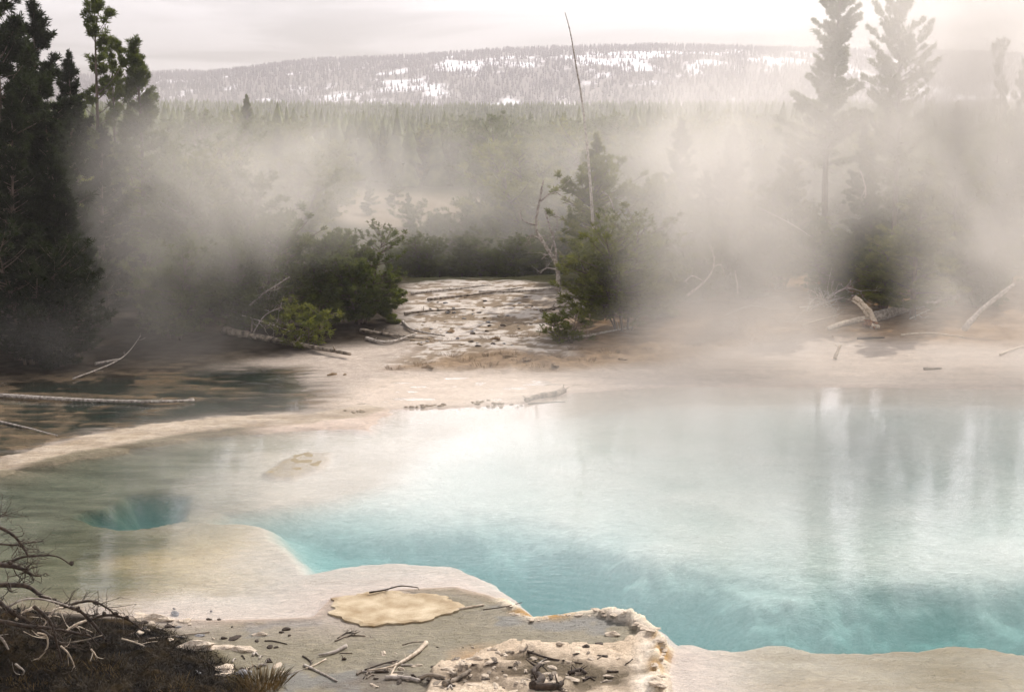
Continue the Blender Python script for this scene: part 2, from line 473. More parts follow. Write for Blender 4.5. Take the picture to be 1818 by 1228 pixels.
def water_mat():
    m, nt, b, out = mat('water')
    nt.nodes.remove(b)
    tc = node(nt, 'ShaderNodeTexCoord')
    mp = node(nt, 'ShaderNodeMapping')
    mp.inputs['Scale'].default_value = (1, 2.6, 1)
    mp.inputs['Rotation'].default_value = (0, 0, .12)
    nt.links.new(tc.outputs['Object'], mp.inputs[0])
    n1 = node(nt, 'ShaderNodeTexNoise', Scale=4.2, Detail=3.0, Roughness=.55, Distortion=.4)
    n2 = node(nt, 'ShaderNodeTexNoise', Scale=0.5, Detail=2.0)
    nt.links.new(mp.outputs[0], n1.inputs['Vector'])
    nt.links.new(tc.outputs['Object'], n2.inputs['Vector'])
    amp = maprange(nt, n2.outputs['Fac'], .38, .66, .25, 1.0, True)
    # rings that run out from the ledge
    wv = node(nt, 'ShaderNodeTexWave', wave_type='RINGS', rings_direction='SPHERICAL', Scale=1.3, Distortion=9.0, Detail=3.0)
    m2 = node(nt, 'ShaderNodeMapping')
    c = G(905, 1130)
    m2.inputs['Location'].default_value = (-c.x, -c.y, 0)
    nt.links.new(tc.outputs['Object'], m2.inputs[0])
    nt.links.new(m2.outputs[0], wv.inputs['Vector'])
    ln = node(nt, 'ShaderNodeVectorMath', operation='LENGTH')
    nt.links.new(m2.outputs[0], ln.inputs[0])
    near = maprange(nt, ln.outputs['Value'], 1.0, 4.0, .16, 0.0, True)
    hgt = mathn(nt, 'ADD', mathn(nt, 'MULTIPLY', n1.outputs['Fac'], amp), mathn(nt, 'MULTIPLY', wv.outputs['Fac'], near))
    bp = node(nt, 'ShaderNodeBump', Strength=.09, Distance=.05)
    nt.links.new(hgt, bp.inputs['Height'])
    fr = node(nt, 'ShaderNodeFresnel', IOR=1.43)
    nt.links.new(bp.outputs[0], fr.inputs['Normal'])
    gl = node(nt, 'ShaderNodeBsdfGlossy', Roughness=.045)
    nt.links.new(bp.outputs[0], gl.inputs['Normal'])
    tr = node(nt, 'ShaderNodeBsdfTransparent')
    mx = node(nt, 'ShaderNodeMixShader')
    geo = node(nt, 'ShaderNodeNewGeometry')
    fac = mathn(nt, 'MULTIPLY', fr.outputs[0], mathn(nt, 'SUBTRACT', 1.0, geo.outputs['Backfacing']))
    nt.links.new(fac, mx.inputs[0])
    nt.links.new(tr.outputs[0], mx.inputs[1])
    nt.links.new(gl.outputs[0], mx.inputs[2])
    nt.links.new(mx.outputs[0], out.inputs['Surface'])
    sc = node(nt, 'ShaderNodeVolumeScatter', Density=.11)
    sc.inputs['Color'].default_value = (.06, .85, .80, 1)
    ab = node(nt, 'ShaderNodeVolumeAbsorption', Density=.54)
    ab.inputs['Color'].default_value = (.0, .585, .60, 1)
    ad = node(nt, 'ShaderNodeAddShader')
    nt.links.new(sc.outputs[0], ad.inputs[0])
    nt.links.new(ab.outputs[0], ad.inputs[1])
    nt.links.new(ad.outputs[0], out.inputs['Volume'])
    m.cycles.homogeneous_volume = True
    return m


def steam_mat():
    m, nt, b, out = mat('steam')
    nt.nodes.remove(b)
    tc = node(nt, 'ShaderNodeTexCoord')
    ln = node(nt, 'ShaderNodeVectorMath', operation='LENGTH')
    nt.links.new(tc.outputs['Object'], ln.inputs[0])
    fall = maprange(nt, ln.outputs['Value'], 1.0, .25, 0, 1, True)
    geo = node(nt, 'ShaderNodeNewGeometry')
    mp = node(nt, 'ShaderNodeMapping')
    mp.inputs['Rotation'].default_value = (0, .5, 0)
    mp.inputs['Scale'].default_value = (.32, .32, .27)
    nt.links.new(geo.outputs['Position'], mp.inputs[0])
    nz = node(nt, 'ShaderNodeTexNoise', Scale=1.0, Detail=4.0, Roughness=.55, Distortion=.9)
    nt.links.new(mp.outputs[0], nz.inputs['Vector'])
    wisps = maprange(nt, nz.outputs['Fac'], .31, .69, .22, 1.45, True)
    oi = node(nt, 'ShaderNodeObjectInfo')
    d = mathn(nt, 'MULTIPLY', mathn(nt, 'MULTIPLY', fall, wisps), oi.outputs['Alpha'])
    pv = node(nt, 'ShaderNodeVolumePrincipled')
    pv.inputs['Color'].default_value = (.98, .945, .89, 1)
    pv.inputs['Anisotropy'].default_value = .25
    nt.links.new(d, pv.inputs['Density'])
    nt.links.new(pv.outputs[0], out.inputs['Volume'])
    return m


M['ground'] = ground_mat()
M['water'] = water_mat()
M['steam'] = steam_mat()

# ---------------------------------------------------------------- ground, one sheet out to the horizon
ys = [-60, -30, -12, -4, 2, 7, 10]
y = 12.0
while y < 56:
    ys.append(y)
    y += 0.0036 * y
while y < 1500:
    ys.append(y)
    y *= 1.022
ys = np.array(ys)
an = np.concatenate([np.linspace(-1.6, -.44, 60)[:-1], np.linspace(-.44, .44, 700), np.linspace(.44, 1.6, 60)[1:]])
W = np.maximum(np.abs(ys), 12.0)
X = np.outer(W, an)
Y = np.repeat(ys[:, None], len(an), 1)
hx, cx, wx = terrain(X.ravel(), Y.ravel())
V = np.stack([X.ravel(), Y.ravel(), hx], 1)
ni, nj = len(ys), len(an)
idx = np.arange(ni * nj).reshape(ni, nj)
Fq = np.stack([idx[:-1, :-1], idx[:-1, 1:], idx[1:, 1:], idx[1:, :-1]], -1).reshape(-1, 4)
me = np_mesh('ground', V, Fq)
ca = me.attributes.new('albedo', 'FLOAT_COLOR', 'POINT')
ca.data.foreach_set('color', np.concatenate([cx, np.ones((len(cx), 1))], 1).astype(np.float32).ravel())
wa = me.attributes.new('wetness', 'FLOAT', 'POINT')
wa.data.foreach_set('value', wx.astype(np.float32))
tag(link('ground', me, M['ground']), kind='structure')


def gz(x, y):
    return float(terrain(np.array([x]), np.array([y]))[0][0])


def on_ground(px, py, lift=0.0):
    """where the line of sight through that place of the photograph meets the terrain"""
    d = np.array(ray(px, py))
    t = np.concatenate([np.linspace(12.8, 60, 500), np.linspace(61, 140, 200)]) / d[1]
    P = t[:, None] * d[None, :]
    z = CAM_H + P[:, 2]
    h, _, _ = terrain(P[:, 0], P[:, 1])
    h = np.maximum(h, -0.02)
    k = np.argmax(z <= h + 1e-4) if (z <= h).any() else len(t) - 1
    return Vector((P[k, 0], P[k, 1], max(h[k], z[k]) + lift))


# ---------------------------------------------------------------- water: a closed body, its top is the pool's surface
wp = plan([(-700, 860), (-650, 690), (-100, 655), (380, 640), (560, 655), (900, 660), (1200, 672), (1600, 676), (2600, 676), (3000, 1100)])
wp += [(22, 12.6), (-18, 12.6)]
n = len(wp)
mb = MB()
mb.add([(p[0], p[1], 0.0) for p in wp] + [(p[0], p[1], -9.0) for p in wp],
       [tuple(range(n))[::-1], tuple(range(n, 2 * n))] + [(i, (i + 1) % n, n + (i + 1) % n, n + i) for i in range(n)])
wo = mb.build('water', M['water'], smooth=False)
import bmesh
bmw = bmesh.new()
bmw.from_mesh(wo.data)
bmesh.ops.recalc_face_normals(bmw, faces=bmw.faces)
bmw.to_mesh(wo.data)
bmw.free()
tag(wo, kind='structure')


# ---------------------------------------------------------------- pines
def tuft_mesh(name, pos, dirs, size, blades=14, width=.017, spread=.75):
    n = len(pos)
    P = np.repeat(np.array(pos), blades, 0)
    D = np.repeat(np.array(dirs), blades, 0)
    S = np.repeat(np.array(size), blades)
    R = rng.normal(size=(n * blades, 3))
    R /= np.linalg.norm(R, axis=1)[:, None]
    d = D * .55 + R * spread
    d /= np.linalg.norm(d, axis=1)[:, None] + 1e-9
    s = np.cross(d, rng.normal(size=d.shape))
    s /= np.linalg.norm(s, axis=1)[:, None] + 1e-9
    L = S * rng.uniform(.65, 1.15, len(S))
    base = P + D * (rng.uniform(-.6, .3, len(S)) * S)[:, None]
    w = (width * S / .15)[:, None]
    v = np.stack([base - s * w * .6, base + s * w * .6, base + d * (L * .6)[:, None] + s * w, base + d * L[:, None], base + d * (L * .6)[:, None] - s * w], 1).reshape(-1, 3)
    f = np.arange(len(v)).reshape(-1, 5)
    return np_mesh(name, v, f)


def make_pine(H, R, start, tufts, prof, droop=.15, lean=(0, 0), seed=1, stems=1, tsize=.17, bare=0.0, whorl=None, blades=19, width=.0115, lat=.36, nodes=0):
    """trunk mesh, crown mesh: stems with whorled limbs and needle tufts along the limbs"""
    r = random.Random(seed)
    tr = MB()
    pos, dirs, size = [], [], []
    for sidx in range(stems):
        a0 = r.uniform(0, 6.28)
        off = 0 if stems == 1 else r.uniform(.10, .28)
        bx, by = math.cos(a0) * off, math.sin(a0) * off
        out = 0 if stems == 1 else r.uniform(.10, .42)
        hh = H * (1 if sidx == 0 else r.uniform(.6, .98))
        wob = [r.uniform(-1, 1) for _ in range(4)]

        def axis(t):
            return Vector((bx + math.cos(a0) * out * hh * t + lean[0] * t * t * H + wob[0] * .018 * H * math.sin(3 * t + wob[1]),
                           by + math.sin(a0) * out * hh * t + lean[1] * t * t * H + wob[2] * .018 * H * math.sin(3 * t + wob[3]), hh * t))
        r0 = max(.012 * hh, .03) * (1 if stems == 1 else .8)
        tr.tube([axis(i / 14) - Vector((0, 0, .25 if i == 0 else 0)) for i in range(15)], [r0 * (1.25 if i == 0 else 1) * (1 - .9 * i / 14) for i in range(15)], 7, .08)
        nl = whorl or max(12, int(hh * 11))
        nt = int(tufts / stems)
        limbs = []
        for k in range(nl):
            t = start + (1 - start) * ((k + r.random()) / nl) ** .9
            L = R * prof((t - start) / (1 - start)) * r.uniform(.55, 1.12) * (hh / H)
            if r.random() < bare: continue
            limbs.append((t, max(L, .12)))
        tot = sum(l for _, l in limbs) + 1e-6
        for t, L in limbs:
            a = r.uniform(0, 6.28)
            p0 = axis(t)
            el = lerp(-droop, .9, t ** 2) + r.uniform(-.2, .2)
            dr = Vector((math.cos(a) * math.cos(el), math.sin(a) * math.cos(el), math.sin(el)))
            curl = r.uniform(.05, .35)
            pt = lambda q: p0 + dr * L * q + Vector((0, 0, curl * L * q * q))
            tr.tube([pt(q) for q in (0, .35, .7, 1)], [max(.016 * L + .004, .008) * (1 - .75 * q) for q in (0, .35, .7, 1)], 4, cap=False)
            m = max(2, int(nt * L / tot))
            side = dr.cross(Vector((0, 0, 1)))
            nd = [(r.uniform(.35, 1.0), r.uniform(-1, 1)) for _ in range(nodes)] + [(1.0, 0.0)]
            for _ in range(m):
                q = 1 - (r.random() ** 1.5) * .78
                if nodes:
                    q, sd = r.choice(nd)
                sp = (1 - q * .6) * L * lat
                o = side * r.uniform(-1, 1) * sp + Vector((0, 0, r.uniform(-.25, .4) * sp))
                if nodes: o = side * sd * sp + Vector((r.uniform(-1, 1), r.uniform(-1, 1), r.uniform(-.8, 1))) * tsize * .55
                p = pt(q) + o
                dd = (dr * .6 + o.normalized() * .5 + Vector((0, 0, .55)) if o.length > 0 else dr)
                dd.normalize()
                pos.append(p[:])
                dirs.append(dd[:])
                size.append(tsize * r.uniform(.7, 1.25))
        for q in (1.0, .985, .965):
            pos.append(axis(q)[:])
            dirs.append((0, 0, 1))
            size.append(tsize * 1.1)
    trm = bpy.data.meshes.new('trunk')
    trm.from_pydata([tuple(v) for v in tr.v], [], tr.f)
    trm.polygons.foreach_set('use_smooth', np.ones(len(trm.polygons), bool))
    trm.materials.append(M['bark'])
    crm = tuft_mesh('crown', pos, dirs, size, blades, width)
    return trm, crm


cone = lambda t: ((1 - t) ** .8 * .95 + .05) * (.55 + .45 * min(1, t * 5 + .3))
oval = lambda t: math.sqrt(max(0, 1 - (1.9 * t - .85) ** 2 * .9)) * .95 + .05
column = lambda t: (1 - t ** 3) * (.75 + .25 * math.sin(t * 9))
KIND = {
    'conical': make_pine(9.5, 2.0, .06, 4800, cone, seed=2, tsize=.145, nodes=9, lat=.55, droop=-.1),
    'conical_b': make_pine(9.5, 1.8, .10, 4200, cone, seed=12, tsize=.145, nodes=9, lat=.55, droop=-.15),
    'airy': make_pine(11, 1.35, .40, 820, lambda t: (1 - t ** 7) * (.7 + .3 * math.sin(t * 17)), seed=4, tsize=.17, whorl=36, droop=-.05, nodes=2, lat=.6),
    'tall': make_pine(13, 2.0, .32, 3600, oval, seed=5, tsize=.16, lat=.28, whorl=120, droop=.1),
    'tall_b': make_pine(13, 1.8, .36, 3000, column, seed=15, tsize=.16, whorl=120, lat=.26, droop=.05),
    'bushy': make_pine(4.2, 1.55, .10, 2300, oval, seed=6, stems=7, tsize=.16, nodes=5, lat=.5),
    'bushy_b': make_pine(4.4, 1.55, .05, 2400, oval, seed=16, stems=6, tsize=.16, nodes=5, lat=.5),
    'open': make_pine(4.2, 1.8, .20, 2700, oval, seed=26, stems=9, tsize=.16, nodes=5, lat=.6),
    'young': make_pine(3.2, 1.15, .03, 1200, cone, seed=8, tsize=.15),
    'sapling': make_pine(1.3, .8, .02, 170, oval, seed=9, tsize=.14, stems=5, nodes=3, lat=.6),
}
BASEH = {'conical': 9.5, 'conical_b': 9.5, 'airy': 11, 'tall': 13, 'tall_b': 13, 'bushy': 4.2, 'bushy_b': 4.4, 'open': 4.2, 'young': 3.2, 'sapling': 1.3}


CROWN = {}


def crown_mesh(kind, m):
    if (kind, m) not in CROWN:
        me = KIND[kind][1].copy()
        me.name = 'crown'
        me.materials.clear()
        me.materials.append(M[m])
        CROWN[(kind, m)] = me
    return CROWN[(kind, m)]


def tree(kind, x, y, height, label, name='pine_tree', cat='tree', group='pines around the pool', m='needles', rz=None, widen=1.0, z=None):
    s = height / BASEH[kind]
    o = empty(name, (x, y, (gz(x, y) if z is None else z) - .03), label, cat, group)
    o.rotation_euler = (0, 0, random.uniform(0, 6.28) if rz is None else rz)
    o.scale = (s * widen, s * widen, s)
    t = bpy.data.objects.new('trunk', KIND[kind][0])
    c = bpy.data.objects.new('crown', crown_mesh(kind, m))
    for q in (t, c):
        col.objects.link(q)
        q.parent = o
    return o


def tree_px(kind, px, py_top, dist, label, **kw):
    """a tree that stands at a distance and whose top reaches a height of the photograph"""
    p = A(px, py_top, dist)
    z = gz(p.x, dist)
    return tree(kind, p.x, dist, p.z - z, label, z=z, **kw)


DK = 'needles_shaded'
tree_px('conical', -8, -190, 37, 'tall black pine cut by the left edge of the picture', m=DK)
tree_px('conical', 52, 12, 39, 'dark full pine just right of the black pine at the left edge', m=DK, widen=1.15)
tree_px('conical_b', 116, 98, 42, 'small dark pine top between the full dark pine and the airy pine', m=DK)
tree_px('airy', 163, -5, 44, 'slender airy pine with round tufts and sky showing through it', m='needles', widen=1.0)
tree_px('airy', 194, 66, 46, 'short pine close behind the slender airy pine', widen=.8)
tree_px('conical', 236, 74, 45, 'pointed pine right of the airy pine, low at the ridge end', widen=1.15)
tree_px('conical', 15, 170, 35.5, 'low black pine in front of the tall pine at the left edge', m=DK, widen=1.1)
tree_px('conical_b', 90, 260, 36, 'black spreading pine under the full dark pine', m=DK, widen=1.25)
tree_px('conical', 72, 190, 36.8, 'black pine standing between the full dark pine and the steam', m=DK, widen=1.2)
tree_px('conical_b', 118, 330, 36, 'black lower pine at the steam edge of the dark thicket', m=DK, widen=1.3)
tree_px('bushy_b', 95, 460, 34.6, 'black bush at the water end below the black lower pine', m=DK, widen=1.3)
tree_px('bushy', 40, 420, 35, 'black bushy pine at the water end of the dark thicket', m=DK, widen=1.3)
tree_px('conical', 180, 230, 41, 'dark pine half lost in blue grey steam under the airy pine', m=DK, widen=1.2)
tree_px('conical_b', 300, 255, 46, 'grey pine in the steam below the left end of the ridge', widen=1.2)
tree_px('bushy', 375, 300, 43, 'broad steam veiled pine behind the dark fallen log', widen=1.1)
tree_px('conical_b', 435, 172, 70, 'faint pine tip rising out of the steam against the ridge foot', widen=.9)
tree_px('conical', 490, 230, 60, 'faint grey pine right of the pine tip against the ridge foot', widen=1.0)
tree_px('bushy', 300, 430, 38.5, 'low dusky pine behind the streamside twigs', widen=1.2)
tree_px('bushy_b', 440, 400, 39.5, 'leftmost bush of the dark pine thicket above the fallen log', widen=1.2)
tree_px('bushy_b', 555, 390, 40.5, 'tallest bush of the dark pine thicket above the fallen log', widen=1.25, rz=.8)
tree_px('bushy', 640, 415, 41, 'dark pine bush whose right side borders the gravel wash', widen=1.15, rz=2.2)
tree_px('young', 690, 470, 41.5, 'lowest bush at the right end of the dark thicket', widen=1.15)
tree_px('sapling', 545, 545, 37.6, 'small olive pine sprig in front of the dark thicket', m='needles_green', widen=1.3)
# middle
tree_px('open', 1112, 398, 40.2, 'many stemmed pine bush standing on brown earth beside the gravel wash', widen=1.3, rz=2.6, m='needles_green')
tree_px('bushy_b', 1165, 440, 42.5, 'low spreading pine bush on the right flank of the many stemmed pine', widen=1.3, rz=2.0)
tree_px('sapling', 1003, 548, 38.2, 'small bright green pine spray hanging over the pale gravel', m='needles_green', widen=1.5)
tree_px('young', 1050, 490, 41.5, 'young pine on the left flank of the many stemmed pine', widen=1.1)
tree_px('conical', 1055, 240, 50, 'pale green pine that the leaning bare pole passes', m='needles_green', widen=1.1)
tree_px('bushy_b', 1125, 290, 47, 'steam veiled pine behind the many stemmed pine bush', m='needles_green', widen=1.2)
# right
tree_px('tall_b', 1492, -60, 50, 'tall washed out pine with a bare lower trunk against the white sky', widen=1.15)
tree_px('tall', 1600, -35, 49, 'broad washed out pine with drooping open limbs against the white sky', widen=.85, m='needles')
tree_px('airy', 1786, 68, 52, 'narrow pale pine tip near the upper right corner', widen=.6)
tree_px('conical', 1822, 84, 50, 'pale pine cut by the right edge of the picture', widen=.7)
tree_px('conical', 1640, 285, 41.5, 'green pine seen clearly through a gap in the right hand steam', m='needles_green', widen=1.7)
tree_px('conical_b', 1705, 185, 46, 'leaning green pine fading into the steam at right', m='needles_green', widen=1.1)
tree_px('bushy', 1570, 420, 43.5, 'low pine bush left of the clear green pine, behind the fallen trunk', m='needles_green', widen=1.3)
tree_px('bushy_b', 1480, 400, 45, 'steam veiled bush above the bleached branch pile', widen=1.3)
tree_px('conical', 1400, 250, 48, 'olive pine fading in the steam right of the middle', m='needles_green', widen=1.2)
tree_px('conical_b', 1300, 225, 50, 'pale pine behind the thick white steam column', widen=1.3)
tree_px('conical', 1215, 215, 52, 'pale pine between the leaning pole and the steam column', widen=1.2)
tree_px('conical', 1540, 230, 50, 'pale pine under the two tall washed out pines', widen=1.2)
tree_px('bushy', 1745, 430, 44, 'steam veiled bush right of the clear green pine', widen=1.3)
tree_px('conical_b', 1790, 300, 48, 'very faint pine in thick steam at the right edge', widen=1.2)
tree_px('bushy_b', 1330, 420, 45, 'low bush in the white steam above the far shore', widen=1.3)
tree_px('bushy', 1235, 430, 44.5, 'bush in the steam between the many stemmed pine and the white column', widen=1.3)

# young pines and shrubs below the crest, and the wood behind them
SHR = 'low young pine in the hollow behind the pale gravel wash'
for px, top, d in [(735, 400, 58), (765, 385, 62), (800, 372, 66), (835, 395, 60), (868, 385, 57), (905, 372, 62), (940, 390, 58), (975, 360, 61),
                   (850, 415, 55), (780, 425, 55), (920, 420, 54), (960, 420, 55), (715, 430, 54), (890, 440, 53.5), (820, 445, 53.5), (750, 455, 53.5)]:
    p = A(px, top, d)
    tree('young' if random.random() < .6 else 'bushy', p.x, d, max(1.6, p.z - gz(p.x, d)), SHR, group='young pines in the hollow behind the gravel wash', widen=1.5)
BACK = 'grey green pine in the steam blurred wood beyond the pool'
rows = [(53, 22, (280, 370)), (57, 22, (250, 330)), (63, 24, (235, 290)), (70, 26, (225, 280)), (80, 26, (215, 270)), (92, 26, (212, 260)), (128, 34, (210, 250))]
for d, num, (t0, t1) in rows:
    for k in range(num):
        px = -150 + 2150 * (k + random.uniform(.1, .9)) / num
        if 580 < px < 900 and d < 125: continue
        if 560 < px < 1010 and d < 60: continue
        dd = d + random.uniform(-6, 6)
        p = A(px, random.uniform(t0, t1), dd)
        tree(random.choice(['conical', 'conical_b', 'bushy', 'bushy_b', 'open']), p.x, dd, max(2.5, p.z - gz(p.x, dd)), BACK,
             group='pines of the wood beyond the pool', widen=random.uniform(1.1, 1.6), m=random.choice(['needles', 'needles_green', 'needles']))
CLR = 'small pine standing out on the pale far clearing'
for px, top, d in [(618, 345, 92), (655, 352, 88), (700, 335, 95), (835, 345, 86), (880, 320, 95), (725, 352, 84), (910, 335, 88)]:
    p = A(px, top, d)
    tree('young', p.x, d, max(2, p.z - gz(p.x, d)), CLR, group='small pines on the far clearing', widen=1.1)

# ---------------------------------------------------------------- ridge and the far wood (one mass each)
RD = 1250.0


def ridge_h(x, y):
    top = np.interp(x / RD * F + CX, [-1500, 0, 230, 300, 500, 700, 900, 1040, 1200, 1400, 1600, 1818, 3400],
                    [150, 140, 131, 132, 110, 104, 92, 88, 84, 88, 93, 96, 150])
    b = -(top - CY) / F
    ztop = CAM_H + (RD + 250) * (-math.sin(PITCH) + b * math.cos(PITCH)) / (math.cos(PITCH) + b * math.sin(PITCH))
    s = sstep(RD - 330, RD + 250, y)
    return ztop * s + fbm(x * .006, y * .006, 77) * 16 * s * (1 - s) * 3 + fbm(x * .03, y * .03, 79) * 4 * s * (1 - s)


def snow_at(x, y):
    return .8 * fbm(x * .012, y * .006, 51, 3) + .9 * fbm(x * .05, y * .03, 57, 4) + sstep(RD - 30, RD - 160, y) * .09 + sstep(-330, -80, x) * .07 - .03


gx, gy = np.meshgrid(np.linspace(-1500, 1500, 420), np.linspace(RD - 340, RD + 330, 160))
hz = ridge_h(gx.ravel(), gy.ravel()) - 1.0
idx = np.arange(gx.size).reshape(gx.shape)
Fq = np.stack([idx[:-1, :-1], idx[:-1, 1:], idx[1:, 1:], idx[1:, :-1]], -1).reshape(-1, 4)
me = np_mesh('hill', np.stack([gx.ravel(), gy.ravel(), hz], 1), Fq)
sn_ = sstep(.18, .40, snow_at(gx.ravel(), gy.ravel()))[:, None]
hc = lerp(np.array([[.10, .085, .07]]), np.array([[.74, .74, .77]]), sn_)
ca = me.attributes.new('albedo', 'FLOAT_COLOR', 'POINT')
ca.data.foreach_set('color', np.concatenate([hc, np.ones((len(hc), 1))], 1).astype(np.float32).ravel())
M['hill'], nt, b, out = mat('hill')
at = node(nt, 'ShaderNodeAttribute', attribute_name='albedo')
nt.links.new(at.outputs['Color'], b.inputs['Base Color'])
b.inputs['Roughness'].default_value = .9
tag(link('hills', me, M['hill']), kind='structure')


def spiky(name, pts, hts, m, label, per=5):
    """a mass of small conifers as tiered spikes"""
    n = len(pts)
    vs, fs = [], []
    k = 5
    for tier, (z0, z1, r0) in enumerate([(.05, .55, .20), (.35, .8, .15), (.6, 1.0, .10)]):
        a = np.linspace(0, 2 * np.pi, k, endpoint=False)[None, :] + rng.uniform(0, 6, (n, 1))
        rad = hts[:, None] * r0 * rng.uniform(.6, 1.3, (n, k))
        ring = np.stack([pts[:, 0:1] + rad * np.cos(a), pts[:, 1:2] + rad * np.sin(a), pts[:, 2:3] + hts[:, None] * (z0 + rng.uniform(-.05, .08, (n, k)))], -1)
        tip = np.stack([pts[:, 0], pts[:, 1], pts[:, 2] + hts * z1], -1)[:, None, :]
        v = np.concatenate([ring, tip], 1).reshape(-1, 3)
        b = sum(len(q) for q in vs)
        i0 = np.arange(n)[:, None] * (k + 1) + b
        kk = np.arange(k)[None, :]
        f = np.stack([i0 + kk, i0 + (kk + 1) % k, np.repeat(i0 + k, k, 1)], -1).reshape(-1, 3)
        vs.append(v)
        fs.append(f)
    me = np_mesh(name, np.concatenate(vs), np.concatenate(fs))
    return tag(link(name, me, m, smooth=False), label, 'forest', kind='stuff')


M['ridge_trees'] = noise_mat('ridge_trees', (.05, .043, .042), (.09, .077, .075), .02, bump=0)
N = 34000
fx, fy = rng.uniform(-760, 760, N), rng.uniform(RD - 330, RD + 258, N)
fz = ridge_h(fx, fy)
bare, zone = snow_at(fx, fy), 0
keep = (rng.random(N) > sstep(.20, .46, bare + zone) * .80) | (fy > RD + 225)
spiky('ridge_forest', np.stack([fx, fy, fz - 1], 1)[keep], rng.uniform(2.8, 6.5, keep.sum()), M['ridge_trees'], 'dark forest thinning over snow on the long ridge')
N = 13000
fy = 122 + (rng.random(N) ** 1.1) * (RD - 340 - 122 + 60)
fx = rng.uniform(-.62, .62, N) * fy
fz, _, _ = terrain(fx, fy)
spiky('far_forest', np.stack([fx, fy, fz - .3], 1), rng.uniform(4.5, 7.0, N) * (1 + .1 * sstep(300, 900, fy)), M['needles'],
      'flat grey green forest filling the valley below the ridge')


# ---------------------------------------------------------------- dead wood
def smooth_line(pts, n):
    P = [Vector(p) for p in pts]
    if len(P) == 2:
        return [P[0].lerp(P[1], i / (n - 1)) for i in range(n)]
    out = []
    for i in range(n):
        t = i / (n - 1) * (len(P) - 1)
        k = min(int(t), len(P) - 2)
        u = t - k
        p0, p1, p2, p3 = P[max(k - 1, 0)], P[k], P[k + 1], P[min(k + 2, len(P) - 1)]
        out.append(.5 * ((2 * p1) + (p2 - p0) * u + (2 * p0 - 5 * p1 + 4 * p2 - p3) * u * u + (3 * p1 - p0 - 3 * p2 + p3) * u ** 3))
    return out


def grow(mb, pts, r0, r1, sides=6, n=None, jit=.15, wob=.0):
    n = n or max(6, len(pts) * 5)
    line = smooth_line(pts, n)
    if wob:
        line = [p + Vector((random.uniform(-1, 1), random.uniform(-1, 1), random.uniform(-1, 1))) * wob if 0 < i < n - 1 else p for i, p in enumerate(line)]
    mb.tube(line, [lerp(r0, r1, i / (n - 1)) for i in range(n)], sides, jit)
    return line


def twigs(mb, line, count, length, r, gen=1, up=.2, tmin=.2):
    tips = []
    for _ in range(count):
        k = random.randint(int(len(line) * tmin), len(line) - 1)
        p = line[k]
        t = (line[min(k + 1, len(line) - 1)] - line[max(k - 1, 0)]).normalized()
        d = (t * random.uniform(.2, .9) + Vector((random.gauss(0, 1), random.gauss(0, 1), random.gauss(up, .8))).normalized()).normalized()
        L = length * random.uniform(.4, 1.2)
        bend = Vector((random.gauss(0, .25), random.gauss(0, .25), random.gauss(.1, .25))) * L
        q = grow(mb, [p, p + d * L * .5, p + d * L + bend], r, r * .35, 4, 6)
        tips.append(q[-1])
        if gen > 0:
            tips += twigs(mb, q, 3, length * .45, r * .6, gen - 1, up, .3)
    return tips


def wood(name, pxs, r0, r1, m, label, cat, group=None, tw=0, twl=.3, lift=None, dist=None, sides=8, wob=.0, stubs=0, gen=0):
    """a log, stick or branch laid along a line of the photograph; lift is the height of its axis over the terrain, dist holds it at a distance"""
    if dist is None:
        pts = [on_ground(px, py) for px, py in pxs]
        pts = [Vector((p.x, p.y, p.z + (r0 * .75 if lift is None else lift))) for p in pts]
    else:
        ds = dist if isinstance(dist, (list, tuple)) else [dist] * len(pxs)
        pts = [A(px, py, d) for (px, py), d in zip(pxs, ds)]
    org = pts[0].copy()
    mb = MB()
    line = grow(mb, [p - org for p in pts], r0, r1, sides, wob=wob)
    if tw: twigs(mb, line, tw, twl, r1 * .6 + .002, gen)
    for _ in range(stubs):
        k = random.randint(2, len(line) - 2)
        d = Vector((random.gauss(0, 1), random.gauss(0, 1), abs(random.gauss(0, 1)) + .2)).normalized()
        mb.tube([line[k], line[k] + d * r0 * random.uniform(1.5, 4)], [r0 * .28, r0 * .12], 5)
    o = mb.build(name, M[m])
    o.location = org
    return tag(o, label, cat, group)


FL = 'fallen trunks on the banks'
wood('fallen_log', [(398, 594), (450, 604), (520, 618), (622, 638)], .12, .04, 'log_wood', 'dark fallen log with a lit upper side pointing down to the stream', 'log', FL, stubs=6, lift=.12)
wood('fallen_log', [(-60, 703), (60, 711), (200, 717), (290, 720), (345, 716)], .05, .025, 'grey_wood', 'long thin bleached log lying across the brown stream', 'log', FL, tw=10, twl=.2, lift=.06)
wood('fallen_branch', [(-20, 748), (40, 762), (102, 778)], .025, .012, 'grey_wood', 'thin bare branch lying toward the pale strip at left', 'branch', FL, lift=.04)
wood('fallen_branch', [(130, 676), (215, 640), (250, 600)], .02, .01, 'grey_wood', 'thin bare branch lying in steam behind the long thin log', 'branch', FL, tw=6, lift=.05)
wood('fallen_branch', [(170, 650), (214, 641)], .04, .02, 'grey_wood', 'short pale branch on the left flat in steam', 'branch', FL, lift=.04)
wood('fallen_log', [(1556, 572), (1600, 559), (1655, 543), (1700, 534)], .16, .09, 'grey_wood', 'thick bleached trunk lying on the right bank with its broken base in front', 'log', FL, stubs=4, lift=.16, sides=12)
wood('fallen_branch', [(1470, 588), (1505, 577), (1550, 570)], .06, .10, 'pale_wood', 'pale tapering root limb left of the thick bleached trunk', 'branch', FL, stubs=3, lift=.08)
root = empty('torn_stump', on_ground(1550, 582), 'torn root stump standing with rusty rotten heart beside the thick trunk', 'stump')
b0 = root.location.copy()
mb = MB()
